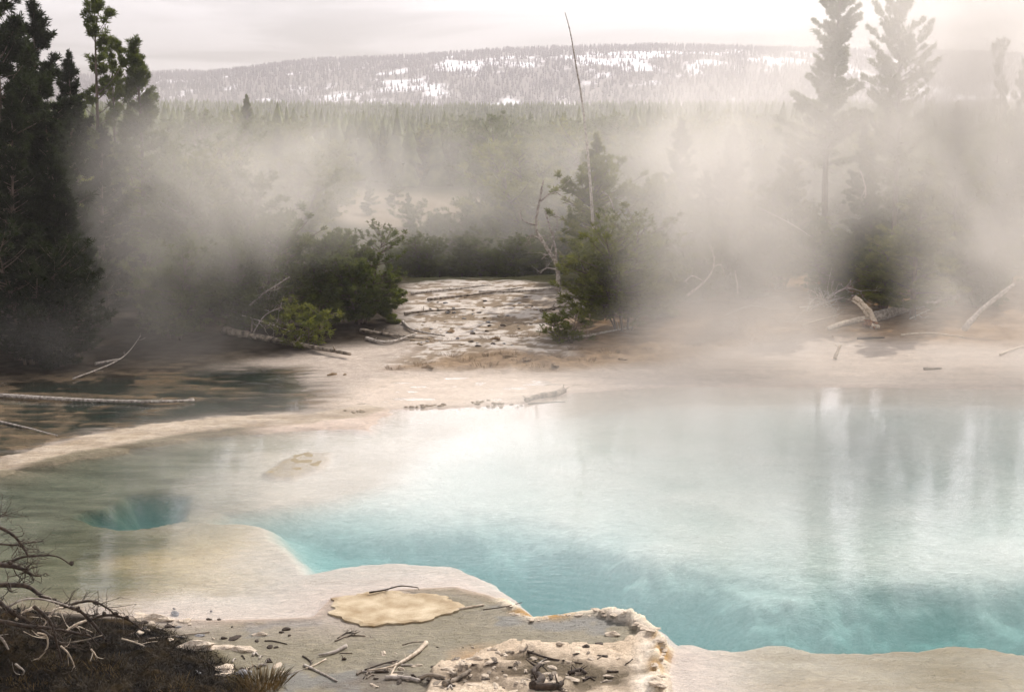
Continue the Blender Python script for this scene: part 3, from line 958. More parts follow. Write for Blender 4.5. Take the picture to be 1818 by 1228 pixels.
grow(mb, [A(1553, 585, b0.y - .1) - b0, A(1546, 560, b0.y) - b0, A(1530, 540, b0.y + .05) - b0, A(1516, 527, b0.y + .1) - b0], .12, .07, 9, jit=.3)
grow(mb, [A(1540, 562, b0.y - .1) - b0, A(1528, 545, b0.y - .15) - b0, A(1512, 533, b0.y - .1) - b0], .05, .02, 7, jit=.3)
grow(mb, [A(1548, 578, b0.y - .2) - b0, A(1562, 580, b0.y - .3) - b0], .07, .04, 7, jit=.3)
mb.build('root_limb', M['pale_wood'], root)
mb = MB()
for k in range(9):
    a = random.uniform(0, 6.28)
    mb.tube([Vector((-.12, -.1, .16)), Vector((-.12 + math.cos(a) * .22, -.12 + math.sin(a) * .2, random.uniform(0, .24)))], [.08, .03], 6, .3)
mb.build('rotten_heart', M['rot_wood'], root)
wood('fallen_branch', [(1436, 560), (1465, 545), (1500, 536), (1545, 524)], .022, .03, 'grey_wood', 'bleached branch crossing above the torn stump', 'branch', FL, tw=9, twl=.5, lift=.14, gen=1)
wood('fallen_branch', [(1425, 579), (1462, 569), (1490, 561)], .02, .012, 'pale_wood', 'thin pale branch lying left of the torn stump', 'branch', FL, lift=.04)
for i, (pl, lab) in enumerate([
        ([(1432, 552), (1446, 530), (1470, 536)], 'forked bleached branch at the left end of the branch pile'),
        ([(1455, 520), (1466, 540), (1490, 550)], 'upright bent bleached branch in the branch pile'),
        ([(1420, 545), (1450, 541), (1480, 520)], 'twiggy low branch at the foot of the branch pile'),
        ([(1470, 530), (1500, 512), (1530, 517)], 'topmost twiggy branch of the branch pile')]):
    wood('dead_branch', pl, .022, .010, 'grey_wood', lab, 'branch', 'bleached branches piled on the right bank', tw=10, twl=.45, dist=[41.0, 41.3, 41.4], gen=1)
wood('fallen_branch', [(1615, 572), (1660, 552), (1730, 524)], .022, .015, 'grey_wood', 'long thin pole lying along the right side of the thick trunk', 'branch', FL, tw=4, lift=.1)
wood('leaning_log', [(1712, 584), (1745, 548), (1800, 505)], .09, .05, 'grey_wood', 'faint leaning log in steam near the right edge', 'log', FL, dist=[39, 39.5, 40])
wood('fallen_branch', [(1775, 632), (1800, 622), (1840, 610)], .03, .015, 'pale_wood', 'pale branch on the sand at the right edge', 'branch', FL, lift=.04)
wood('fallen_branch', [(1600, 597), (1650, 594), (1710, 600)], .03, .015, 'pale_wood', 'pale stick lying on the brown earth below the thick trunk', 'branch', FL, lift=.03)
wood('fallen_branch', [(1522, 603), (1570, 602)], .035, .02, 'dark_wood', 'dark stick lying just below the torn stump', 'branch', FL, lift=.03)
o = wood('broken_stub', [(1482, 636), (1492, 612)], .05, .04, 'pale_wood', 'short upright pale stub on the sand left of the torn stump', 'stump', None, dist=[35.6, 35.7], stubs=3)
wood('fallen_branch', [(1640, 657), (1672, 656)], .04, .02, 'log_wood', 'dark bark piece on the pale sand of the right shore', 'branch', FL, lift=.03)
wood('shore_log', [(934, 714), (952, 708), (985, 703), (1001, 696)], .05, .075, 'log_wood', 'crooked brown log lying half in the water at the far shore', 'log', FL, stubs=5, lift=.045)
wood('fallen_branch', [(938, 718), (1004, 714)], .018, .012, 'dark_wood', 'thin dark stick in the water below the crooked log', 'branch', FL, lift=.01)
# crest logs of the wash
for i, (pl, lab) in enumerate([
        ([(730, 524), (800, 517), (870, 509)], 'long root like log along the crest of the gravel wash'),
        ([(760, 536), (850, 525), (930, 514)], 'grey log just under the crest of the gravel wash'),
        ([(850, 522), (930, 520), (990, 516)], 'dark log at the right end of the gravel crest'),
        ([(718, 562), (760, 556), (830, 552)], 'thin log crossing the upper gravel wash'),
        ([(715, 575), (735, 590), (790, 600)], 'dark limb fallen from the thicket onto the wash'),
        ([(640, 590), (700, 600), (760, 605)], 'grey limb lying along the front of the thicket'),
        ([(650, 605), (690, 612), (740, 596)], 'curved dark limb on brown earth under the thicket'),
        ([(960, 556), (990, 550), (1020, 548)], 'pale limb lying left of the many stemmed pine'),
        ([(1010, 608), (1060, 596), (1120, 585)], 'dark limb lying at the foot of the many stemmed pine')]):
    wood('fallen_branch', pl, .05, .02, 'log_wood' if i % 2 else 'grey_wood', lab, 'branch', FL, lift=.06, stubs=3, tw=2)
# dead standing trees
sn = wood('bare_pole', [(1003, 22), (1013, 60), (1024, 125), (1034, 185), (1046, 300), (1055, 430)], .010, .050, 'grey_wood',
          'tall bare leaning pole of a dead pine rising above the ridge', 'dead tree', None, dist=[46.5, 46.3, 46.1, 46, 45.8, 45.5], stubs=14, sides=7)


def dead_tree(pl, dist, r0, r1, label, limbs, tw=14, m='grey_wood'):
    pts = [A(px, py, dist) for px, py in pl]
    o = empty('dead_tree', pts[0], label, 'dead tree')
    org = pts[0]
    mb = MB()
    grow(mb, [p - org for p in pts], r0, r1, 7, wob=.01)
    mb.build('trunk', M[m], o)
    for lim in limbs:
        mb = MB()
        ln = grow(mb, [A(px, py, dist + random.uniform(-.5, .5)) - org for px, py in lim], r1 * 1.1, r1 * .5, 5)
        twigs(mb, ln, 5, .45, r1 * .35, 1)
        mb.build('limb', M[m], o)
    return o


dead_tree([(990, 515), (988, 470), (965, 432), (952, 405), (957, 360), (965, 320)], 44, .075, .025, 'crooked white dead tree with bare limbs left of the many stemmed pine',
          [[(985, 455), (972, 452), (962, 460)], [(960, 425), (945, 418), (935, 423)], [(953, 400), (930, 392), (920, 375)], [(957, 360), (975, 345), (990, 340)], [(978, 445), (984, 420), (975, 405)],
           [(988, 478), (970, 476), (960, 484)]])
dead_tree([(990, 505), (986, 440), (975, 400), (968, 375)], 45, .04, .02, 'thinner bare dead stem close behind the crooked white dead tree', [[(980, 420), (990, 400), (985, 380)]])
dead_tree([(1220, 525), (1245, 505), (1265, 480), (1268, 455)], 42, .04, .02, 'arched bare white tree in the steam right of the many stemmed pine', [[(1265, 475), (1280, 470), (1287, 490)], [(1250, 500), (1230, 490), (1215, 500)], [(1268, 458), (1262, 440), (1255, 425)]])
dead_tree([(1310, 520), (1308, 500), (1305, 480)], 42, .03, .015, 'short bare stick standing in the white steam column', [])
dead_tree([(1535, 352), (1537, 335), (1530, 310), (1524, 300)], 47, .03, .015, 'white bare treetop among the right hand pines', [[(1537, 335), (1532, 345), (1528, 352)]])
dead_tree([(440, 545), (470, 520), (500, 500), (514, 492)], 39, .025, .012, 'bare pale branch sticking out of the dark thicket', [[(480, 512), (472, 520), (478, 526)], [(490, 504), (488, 514), (496, 512)]], tw=8)
dead_tree([(1090, 372), (1082, 350), (1068, 340)], 42, .025, .012, 'small white dead twig against the pine left of the steam', [])
for k, (pl, lab) in enumerate([([(450, 590), (470, 560), (500, 545)], 'grey dead branch low in the left part of the thicket'), ([(430, 560), (480, 575), (520, 590)], 'drooping grey dead branch under the thicket'),
                               ([(535, 610), (540, 590), (545, 600)], 'hooked pale twig at the foot of the thicket'), ([(1350, 370), (1400, 395), (1440, 420)], 'faint dead limb slanting in the steam right of the middle'),
                               ([(1290, 560), (1330, 545), (1370, 550)], 'faint stick on the sand inside the white steam')]):
    wood('dead_branch', pl, .02, .008, 'grey_wood', lab, 'branch', None, tw=6, twl=.4, dist=[38.6, 38.7, 38.8] if k < 3 else ([44, 44, 44] if k == 3 else None), gen=1)


# ---------------------------------------------------------------- stones
def stone_mesh(seed, flat=.45, rough=.25):
    r = random.Random(seed)
    bm = bmesh.new()
    bmesh.ops.create_icosphere(bm, subdivisions=2, radius=1)
    ph = [r.uniform(0, 6) for _ in range(6)]
    for v in bm.verts:
        p = v.co
        k = 1 + rough * (math.sin(2.3 * p.x + ph[0]) * math.sin(2.9 * p.y + ph[1]) + .6 * math.sin(5 * p.z + ph[2] + 3 * p.x) + .35 * math.sin(9 * p.y + ph[3]) * math.cos(8 * p.x + ph[4])) + r.uniform(-.08, .08)
        v.co = Vector((p.x * k, p.y * k, max(-.35, p.z * k) * flat))
    me = bpy.data.meshes.new('stone')
    bm.to_mesh(me)
    bm.free()
    return me


STONES = [stone_mesh(i, f, rg) for i, (f, rg) in enumerate([(.35, .3), (.5, .25), (.7, .2), (.25, .35), (.4, .4)])]
SM = {}


def stone(kind, px, py, size, m, label, name='stone', group=None, stretch=(1, 1), rz=None, sink=.1, cat='stone'):
    if (kind, m) not in SM:
        me = STONES[kind].copy()
        me.materials.append(M[m])
        SM[(kind, m)] = me
    p = on_ground(px, py)
    o = bpy.data.objects.new(name, SM[(kind, m)])
    col.objects.link(o)
    o.location = (p.x, p.y, p.z + size * .10 - size * sink)
    o.scale = (size * stretch[0], size * stretch[1], size * (.6 if name == 'crust_flake' else 1))
    o.rotation_euler = (random.uniform(-.1, .1), random.uniform(-.1, .1), random.uniform(0, 6.28) if rz is None else rz)
    return tag(o, label, cat, group)


# the round crust plate
pc = on_ground(695, 1084)
bm = bmesh.new()
R = 46
ring_pts = []
for j in range(12):
    for i in range(72):
        a = 2 * math.pi * i / 72
        q = j / 11
        edge = 1 + .07 * math.sin(3 * a + 1) + .05 * math.sin(7 * a + 2) + .03 * math.sin(13 * a) + .02 * math.sin(29 * a + 1) + .035 * random.uniform(-1, 1) * (q > .9)
        x_, y_ = math.cos(a) * .80 * q * edge, math.sin(a) * .60 * q * edge
        nn = float(fbm(np.array([x_ * 3 + 5]), np.array([y_ * 3]), 91)[0])
        z_ = .016 + .012 * math.exp(-((q - .92) / .1) ** 2) + nn * .010 - .010 * math.exp(-((x_ - .1) ** 2 + (y_ - .05) ** 2) / .03)
        if j == 11: z_ = .020 + nn * .03
        ring_pts.append((x_, y_, z_))
rim_low = [(ring_pts[11 * 72 + i][0] * .985, ring_pts[11 * 72 + i][1] * .985, -.04) for i in range(72)]
vs = ring_pts + rim_low
fs = [(j * 72 + i, j * 72 + (i + 1) % 72, (j + 1) * 72 + (i + 1) % 72, (j + 1) * 72 + i) for j in range(12) for i in range(72)]
mb = MB()
mb.add(vs, fs)
M['plate'] = noise_mat('plate', (.26, .18, .085), (.62, .53, .375), 3.2, bump=0, detail=12.0, lo=.30, hi=.78)
ntp = M['plate'].node_tree
fz_ = node(ntp, 'ShaderNodeTexNoise', Scale=45.0, Detail=6.0, Roughness=.7)
tcp = node(ntp, 'ShaderNodeTexCoord')
ntp.links.new(tcp.outputs['Object'], fz_.inputs['Vector'])
bpp = node(ntp, 'ShaderNodeBump', Strength=.6, Distance=.02)
ntp.links.new(fz_.outputs['Fac'], bpp.inputs['Height'])
ntp.links.new(bpp.outputs[0], ntp.nodes['Principled BSDF'].inputs['Normal'])
o = mb.build('sinter_plate', M['plate'], smooth=False)
o.location = (pc.x, pc.y, pc.z)
bm.free()
tag(o, 'round cream mineral crust plate raised on the grey mud', 'rock')

# slabs along the rim of the ledge
RG = 'crust slabs along the pool ledge'
rim_px = smooth_line([Vector((a, b, 0)) for a, b in [(905, 1074), (945, 1100), (1000, 1092), (1055, 1088), (1110, 1094), (1152, 1116), (1179, 1149), (1167, 1188), (1172, 1226)]], 40)
for i, p in enumerate(rim_px):
    k = random.choice([0, 3, 4, 0, 1])
    dry = i > 20
    stone(k, p.x + random.uniform(-7, 4), p.y + random.uniform(-2, 5), random.uniform(.025, .05) if not dry else random.uniform(.03, .08), 'sinter',
          'cream crust slab on the ledge rim above the teal water' if not dry else 'white crust slab on the dry corner of the ledge beside the shallow shelf', name='crust_flake',
          group=RG if not dry else 'dry crust slabs at the corner of the ledge', stretch=(random.uniform(1, 1.8), random.uniform(.7, 1.2)), sink=.25, cat='rock')
for lab, px, py, s, m, st in [
        ('pale block stone alone on the grey mud of the ledge', 1087, 1130, .085, 'sinter', (1.1, .7)), ('small black stone on the mud near the dry crust', 1040, 1148, .045, 'dark_wood', (1, 1)),
        ('long flat pale slab on the edge of the brown bank', 341, 1152, .17, 'sinter', (1.5, .55)), ('pale double stone right of the brown bank edge', 396, 1151, .11, 'sinter', (1.2, .7)),
        ('knobbly pale stone next to the double stone', 432, 1157, .10, 'sinter', (1.5, .6)), ('upper pale slab of the pair above the bank edge', 272, 1097, .14, 'sinter', (1.7, .5)),
        ('lower pale slab of the pair above the bank edge', 272, 1106, .15, 'sinter', (1.6, .5)), ('pale stone with dark hollow on the bank corner', 398, 1190, .11, 'sinter', (1.1, .9)), ('rounded pale stone at the foot of the bank corner', 432, 1200, .11, 'grey_stone', (1, .8)),
        ('white chip left of the bank corner stone', 392, 1200, .07, 'sinter', (1.4, .7)), ('pale chip stone on the mud above the mud twig', 461, 1128, .065, 'sinter', (1.5, .6)), ('white bone shaped chip on mud left of the big pale stick', 681, 1160, .05, 'sinter', (.6, 1.6)),
        ('flat pale chip left of the orange stained mud', 845, 1173, .06, 'sinter', (1.4, .6)), ('small grey stone at right on the sunken shelf edge', 1735, 1236, .07, 'sinter', (1.4, .8))]:
    stone(random.randint(0, 4), px, py, s, m, lab, stretch=st, rz=random.uniform(-.3, .3))
for px, py, s in [(371, 1101, .035), (389, 1102, .03), (375, 1089, .018), (309, 1082, .018), (412, 1115, .016), (508, 1121, .045), (500, 1123, .028), (514, 1132, .024), (479, 1151, .04), (490, 1151, .026), (456, 1140, .03), (398, 1137, .035), (299, 1116, .05)]:
    stone(2, px, py, s, 'dark_wood', 'small dark stone on the lilac grey mud right of the brown bank', group='small dark stones on the grey mud', stretch=(1.2, .9))
for k in range(38):
    px, py = random.choice([(random.gauss(320, 60), random.gauss(1130, 16)), (random.gauss(430, 50), random.gauss(1195, 14)), (random.gauss(280, 25), random.gauss(1108, 8))])
    if py > 1226 or px > 540 or px < 150: continue
    stone(random.randint(0, 4), px, py, random.uniform(.018, .055), random.choice(['sinter', 'sinter', 'dark_wood', 'grey_stone']), 'loose chip of pale or dark crust along the edge of the brown bank',
          group='loose chips along the bank edge', stretch=(random.uniform(1, 2), random.uniform(.6, 1)))
for k in range(120):
    px, py = random.choice([(random.uniform(640, 1050), random.gauss(1205, 14)), (random.uniform(850, 1120), random.gauss(1172, 10)), (random.uniform(700, 900), random.uniform(1150, 1225)), (random.gauss(1010, 45), random.gauss(1210, 12))])
    if py > 1236: continue
    stone(random.randint(0, 4), px, py, random.uniform(.012, .045), random.choice(['sinter', 'sinter', 'dark_wood', 'log_wood']), 'small chip of crust or bark strewn over the near crust',
          group='chips strewn over the near crust', stretch=(random.uniform(1, 2.4), random.uniform(.6, 1)))
for px, py in [(722 + i * 6.2 + random.uniform(-3, 3), 725 - i * .55 + random.uniform(-3, 3)) for i in range(24)] + [(840 + random.uniform(0, 12), 718 + random.uniform(-2, 2)) for _ in range(5)] + \
        [(865 + random.uniform(0, 66), 722 + random.uniform(-4, 4)) for _ in range(14)] + [(610 + random.uniform(0, 40), 732 + random.uniform(-2, 2)) for _ in range(8)]:
    if 795 < px < 836: continue
    stone(random.choice([1, 2]), px, py, random.uniform(.035, .06), 'pebble', 'brown pebble in the row along the shallow white water', name='pebble', group='pebbles in a row in the shallows', sink=.0)
for px, py, s in [(590, 666, .10), (612, 666, .06), (800, 590, .16), (880, 603, .12), (1000, 594, .09), (935, 640, .16), (905, 634, .13), (985, 650, .12), (760, 655, .12), (1105, 640, .12), (810, 527, .1), (870, 520, .08)]:
    stone(4, px, py, s, 'shrub', 'low brown mossy clod on the sand between wash and pool', name='clod', group='brown clods on the far shore', stretch=(1.5, .8))
for k in range(70):
    px, py = random.uniform(730, 1010), random.uniform(525, 615)
    stone(random.choice([0, 1, 2]), px, py, random.uniform(.03, .075), random.choice(['dark_wood', 'pebble', 'grey_stone']), 'dark cobble strewn on the white gravel wash', name='cobble', group='cobbles on the gravel wash', stretch=(1.3, .9))
# ---------------------------------------------------------------- sticks on the near mud
SG = 'sticks on the near mud'
T = .0068  # metres to a pixel of the photograph at this distance
wood('stick', [(656, 1059), (682, 1056), (712, 1049), (742, 1053)], 0.0125, 0.0062, 'dark_wood', 'dark forked twig resting on the top edge of the cream plate', 'stick', SG, tw=3, twl=.12, lift=.05)
wood('stick', [(803, 1085), (830, 1083), (859, 1079)], 0.0156, 0.0125, 'pale_wood', 'short straight stick right of the cream plate', 'stick', SG)
wood('stick', [(800, 1080), (806, 1073), (815, 1072)], 0.0062, 0.0039, 'dark_wood', 'tiny hooked twig at the right tip of the cream plate', 'stick', SG)
wood('stick', [(858, 1091), (895, 1085), (927, 1078)], 0.0078, 0.0047, 'dark_wood', 'thin dark twig reaching over the ledge rim', 'stick', SG, lift=.05)
wood('stick', [(757, 1148), (742, 1160), (716, 1178), (690, 1188), (652, 1197)], 0.0296, 0.0094, 'pale_wood', 'big pale stick with a knobbed upper end', 'stick', SG, stubs=3)
wood('stick', [(703, 1183), (697, 1194), (692, 1206)], 0.0140, 0.0078, 'pale_wood', 'short fork stick under the big pale stick', 'stick', SG)
wood('stick', [(648, 1196), (680, 1185), (705, 1177)], 0.0109, 0.0078, 'dark_wood', 'dark twig lying along the big pale stick', 'stick', SG, lift=.03)
wood('stick', [(937, 1165), (975, 1173), (1034, 1182)], 0.0156, 0.0094, 'dark_wood', 'straight dark stick on the pale crust', 'stick', SG)
wood('stick', [(945, 1174), (960, 1183), (972, 1192)], 0.0062, 0.0047, 'dark_wood', 'thin dark twig crossing under the straight dark stick', 'stick', SG)
wood('stick', [(615, 1150), (593, 1160), (566, 1167)], 0.0265, 0.0109, 'grey_wood', 'pale stick with a blunt right end left of the twig heap', 'stick', SG)
wood('stick', [(540, 1186), (565, 1195), (598, 1210)], 0.0156, 0.0109, 'grey_wood', 'lower arm of the crossed pale sticks', 'stick', SG)
wood('stick', [(543, 1188), (558, 1182), (579, 1176)], 0.0125, 0.0094, 'pale_wood', 'upper arm of the crossed pale sticks', 'stick', SG)
wood('stick', [(538, 1170), (552, 1178), (548, 1190)], 0.0125, 0.0062, 'dark_wood', 'dark thorny chip at the crossing of the pale sticks', 'stick', SG, tw=3, twl=.06)
wood('stick', [(505, 1203), (525, 1196), (541, 1189)], 0.0055, 0.0039, 'grey_wood', 'thread thin grey twig left of the crossed sticks', 'stick', SG)
wood('stick', [(684, 1208), (720, 1208), (745, 1212)], 0.0265, 0.0218, 'grey_wood', 'grey wood piece under the short fork stick', 'stick', SG, stubs=3)
wood('stick', [(745, 1208), (765, 1202), (790, 1210)], 0.0234, 0.0156, 'log_wood', 'arched brown wood piece right of the grey wood piece', 'stick', SG)
wood('stick', [(788, 1220), (812, 1210), (835, 1198)], 0.0351, 0.0195, 'log_wood', 'dark thick root piece at the bottom of the picture', 'stick', SG, stubs=3)
wood('stick', [(760, 1200), (775, 1207), (805, 1209)], 0.0078, 0.0047, 'dark_wood', 'thin curved twig over the dark root piece', 'stick', SG)
wood('stick', [(470, 1141), (485, 1142), (510, 1146)], 0.0094, 0.0047, 'dark_wood', 'small curved twig alone on the mud', 'stick', SG)
wood('stick', [(255, 1137), (310, 1133), (372, 1127)], 0.0140, 0.0078, 'log_wood', 'long straight stick on the edge of the brown bank', 'stick', SG)
wood('stick', [(715, 1150), (735, 1147), (756, 1148)], 0.0094, 0.0062, 'log_wood', 'short brown stick at the knob of the big pale stick', 'stick', SG, lift=.03)
wood('stick', [(600, 1135), (615, 1128), (630, 1125)], 0.0094, 0.0047, 'dark_wood', 'upper dark twig of the small twig heap', 'stick', SG, tw=6, twl=.12, gen=1)
wood('stick', [(595, 1140), (620, 1132), (648, 1131)], 0.0109, 0.0062, 'log_wood', 'lower brown twig of the small twig heap', 'stick', SG, tw=6, twl=.12, gen=1)
wood('root_piece', [(945, 1228), (962, 1215), (948, 1200), (960, 1190)], .055, .02, 'dark_wood', 'black curled root on the dark litter of the near crust', 'root', None, stubs=4)
wood('root_piece', [(950, 1224), (985, 1224), (998, 1219)], .045, .03, 'dark_wood', 'black lumpy root end right of the curled root', 'root', None, stubs=3)
wood('root_piece', [(1010, 1198), (1030, 1194), (1040, 1199)], .025, .015, 'dark_wood', 'dark bark lump on the litter of the near crust', 'root', None, stubs=4)

for k in range(46):
    px, py = random.choice([(random.gauss(720, 70), random.gauss(1208, 10)), (random.gauss(640, 30), random.gauss(1190, 18)), (random.gauss(1000, 60), random.gauss(1206, 14)), (random.gauss(870, 60), random.gauss(1185, 14)), (random.gauss(300, 60), random.gauss(1128, 10)), (random.gauss(430, 30), random.gauss(1190, 12))])
    if py > 1232: continue
    a, L = random.gauss(0, .5), random.uniform(6, 26)
    wood('bark_strip', [(px, py), (px + L * math.cos(a) * .5, py + L * math.sin(a) * .25 - 1.5), (px + L * math.cos(a), py + L * math.sin(a) * .5)], random.uniform(.008, .02), random.uniform(.004, .01),
         random.choice(['dark_wood', 'dark_wood', 'log_wood', 'grey_wood']), 'short strip of bark or twig strewn on the near mud and crust', 'twig', 'bark strips strewn on the near ground', stubs=random.randint(0, 2), sides=5)

# ---------------------------------------------------------------- the dead branch pile at lower left
PG = 'dead pine branches piled on the brown bank'


def pine_branch(pl, dist, r0, r1, label, m='dark_wood', cones=2, tw=7, twl=.22, gen=1):
    ds = dist if isinstance(dist, (list, tuple)) else [dist + .25 * i / len(pl) for i in range(len(pl))]
    pts = [A(px, py, d) for (px, py), d in zip(pl, ds)]
    o = empty('dead_branch', pts[0], label, 'branch', PG)
    mb = MB()
    ln = grow(mb, [p - pts[0] for p in pts], r0 * (1.45 if m == 'dark_wood' else 1), r1 * (1.4 if m == 'dark_wood' else 1), 7, jit=.2)
    twigs(mb, ln, tw, twl, r1 * .55 + .001, gen, tmin=.1)
    mb.build('stem', M[m], o)
    for _ in range(cones):
        k = random.randint(len(ln) // 3, len(ln) - 1)
        c = CONE.copy()
        col.objects.link(c)
        c.parent = o
        c.location = ln[k] + Vector((random.uniform(-.02, .02), random.uniform(-.02, .02), random.uniform(.0, .03)))
        c.rotation_euler = (random.uniform(0, 3), random.uniform(0, 3), random.uniform(0, 3))
    return o


cm = bmesh.new()
bmesh.ops.create_uvsphere(cm, u_segments=10, v_segments=9, radius=.021)
for i, v in enumerate(cm.verts):
    v.co.z *= 1.35
    v.co *= 1.0 + (.22 if (i % 2) else -.08)
cme = bpy.data.meshes.new('cone')
cm.to_mesh(cme)
cm.free()
cme.materials.append(M['cone'])
CONE = bpy.data.objects.new('cone', cme)

for pl, d, r0, r1, lab, m, cn in [
        ([(-15, 930), (12, 942), (32, 958), (50, 986)], 14.6, .014, .008, 'curved branch entering high at the left edge', 'dark_wood', 1),
        ([(-15, 1001), (20, 1004), (40, 1010), (56, 1019)], 14.6, .022, .012, 'thick blunt branch with cones at the left edge', 'dark_wood', 3),
        ([(5, 1004), (35, 990), (65, 986), (100, 987), (126, 1002)], 14.9, .012, .004, 'arched thin branch spread over the yellow shallows', 'dark_wood', 1),
        ([(-10, 964), (25, 967), (50, 963), (78, 960)], 14.9, .008, .004, 'straight thin twig above the arched branch', 'dark_wood', 0),
        ([(-12, 912), (2, 916), (12, 908)], 14.7, .008, .004, 'short hooked twig highest at the left edge', 'dark_wood', 0),
        ([(-10, 1038), (30, 1038), (52, 1042), (75, 1058), (115, 1074), (150, 1090), (185, 1132)], 14.8, .020, .012, 'long dark branch crossing down through the pile', 'dark_wood', 4),
        ([(110, 1078), (140, 1069), (165, 1067), (190, 1078), (205, 1092)], 15.0, .012, .006, 'low arched branch with two cones at its tip', 'dark_wood', 3),
        ([(150, 1105), (175, 1094), (205, 1092), (232, 1102), (252, 1117)], 15.1, .013, .007, 'arched branch ending toward the pale slabs', 'dark_wood', 3),
        ([(10, 1080), (35, 1066), (62, 1062), (98, 1068), (120, 1075)], 14.5, .013, .008, 'pale weathered branch across the top of the pile', 'grey_wood', 0),
        ([(28, 1100), (42, 1086), (58, 1078)], 14.4, .016, .012, 'short white stick in the upper pile', 'pale_wood', 0),
        ([(76, 1112), (86, 1096), (96, 1082), (112, 1078)], 14.4, .013, .010, 'white stick standing in the middle of the pile', 'pale_wood', 0),
        ([(118, 1120), (135, 1108), (153, 1101)], 14.6, .018, .013, 'bright white broken stick right of the middle of the pile', 'pale_wood', 0),
        ([(104, 1141), (140, 1138), (182, 1127)], 14.6, .010, .006, 'thin grey branch lying below the white broken stick', 'log_wood', 0),
        ([(216, 1133), (240, 1140), (260, 1148)], 15.0, .012, .008, 'pale stick at the right tip of the pile', 'pale_wood', 0),
        ([(108, 1146), (122, 1160), (131, 1180), (140, 1206)], 14.0, .010, .006, 'peeling white branch hanging down the front of the pile', 'pale_wood', 0),
        ([(162, 1152), (168, 1160), (172, 1168)], 14.2, .010, .008, 'white splinter in the front of the pile', 'pale_wood', 0),
        ([(-10, 1128), (2, 1132), (15, 1152)], 14.0, .018, .010, 'grey crooked branch at the left edge of the pile front', 'grey_wood', 0),
        ([(28, 1178), (42, 1190), (40, 1198)], 13.8, .012, .007, 'pale hooked twig low in the pile front', 'grey_wood', 0),
        ([(66, 1123), (82, 1128), (84, 1148), (68, 1170)], 14.0, .010, .008, 'white peeling twig bent down left in the pile', 'pale_wood', 0),
        ([(-10, 1062), (20, 1085), (60, 1110), (120, 1150)], 14.2, .020, .010, 'dark slanting branch through the heart of the pile', 'dark_wood', 2),
        ([(-10, 1100), (40, 1110), (90, 1115), (160, 1128)], 14.1, .018, .010, 'dark level branch low in the pile', 'dark_wood', 2),
        ([(60, 1075), (90, 1105), (100, 1140), (110, 1175)], 14.0, .014, .008, 'dark drooping branch in front of the pile', 'dark_wood', 1)]:
    pine_branch(pl, d, r0, r1, lab, m, cn, tw=17 if m == 'dark_wood' else 3, gen=1 if m == 'dark_wood' else 0)

# needles, twigs and grass nobody could count
bxs, bys = [], []
pos, dirs, size = [], [], []
while len(pos) < 5200:
    px, py = random.uniform(-60, 470), random.uniform(1075, 1260)
    p = G(px, py, .35)
    s = float(sdf(BANK, np.array([p.x]), np.array([p.y]))[0])
    if s < 0.05 or p.y < 12.7: continue
    pos.append((p.x, p.y, gz(p.x, p.y) + .01))
    dd = Vector((random.gauss(0, 1), random.gauss(0, 1), random.uniform(-.1, .55))).normalized()
    dirs.append(dd[:])
    size.append(random.uniform(.05, .11))
me = tuft_mesh('ground_litter', pos, dirs, size, 7, .0045, .6)
tag(link('ground_litter', me, noise_mat('litter', (.004, .003, .002), (.046, .033, .016), 3, bump=0), smooth=False), 'dark brown needles twigs and dead grass matting the near bank', 'litter', kind='stuff')


def grass_tuft(px, py, count, spread, length, label, m, group=None, name='grass_tuft'):
    p = on_ground(px, py)
    n = count
    a = rng.uniform(0, 6.28, n)
    rr = np.sqrt(rng.uniform(0, 1, n)) * spread
    base = np.stack([rr * np.cos(a), rr * np.sin(a), -.02 * np.ones(n)], 1)
    d = np.stack([np.cos(a) * rng.uniform(.1, .8, n), np.sin(a) * rng.uniform(.1, .8, n), rng.uniform(.6, 1.1, n)], 1)
    L = length * rng.uniform(.5, 1.1, n)
    s = np.cross(d, rng.normal(size=(n, 3)))
    s /= np.linalg.norm(s, axis=1)[:, None]
    w = .004 + .012 * length
    tip = base + d * L[:, None]
    tip[:, 2] -= .15 * L
    mid = base + d * L[:, None] * .55
    v = np.stack([base - s * w * .5, base + s * w * .5, mid + s * w * .4, tip, mid - s * w * .4], 1).reshape(-1, 3)
    me = np_mesh(name, v, np.arange(len(v)).reshape(-1, 5))
    o = link(name, me, M[m], smooth=False)
    o.location = p
    return tag(o, label, 'grass', group)


grass_tuft(465, 1222, 420, .22, .26, 'golden dry grass tuft at the bottom edge right of the bank', 'grass')
grass_tuft(430, 1232, 300, .2, .22, 'brown grass tuft just left of the golden tuft', 'grass')
for px, py in [(60, 1215), (150, 1212), (220, 1205), (100, 1180), (250, 1222), (20, 1200), (190, 1180), (310, 1222)]:
    grass_tuft(px, py, 130, .22, .11, 'low matted dry grass clump on the brown bank', 'grass', 'dry grass clumps on the brown bank')
for px, py in [(752, 648), (800, 632), (830, 640), (870, 632), (905, 628), (925, 640), (955, 650), (990, 635), (1040, 640), (1080, 625), (1150, 620), (700, 655), (860, 650), (1020, 622), (780, 605), (870, 600), (925, 598), (1230, 612)]:
    grass_tuft(px, py, 90, random.uniform(.15, .35), random.uniform(.12, .22), 'low brown dry tuft on the sand below the gravel wash', 'shrub', 'dry tufts on the far shore', name='dry_tuft')

# ---------------------------------------------------------------- steam and haze
bm = bmesh.new()
bmesh.ops.create_icosphere(bm, subdivisions=3, radius=1)
sme = bpy.data.meshes.new('steam')
bm.to_mesh(sme)
bm.free()
sme.materials.append(M['steam'])


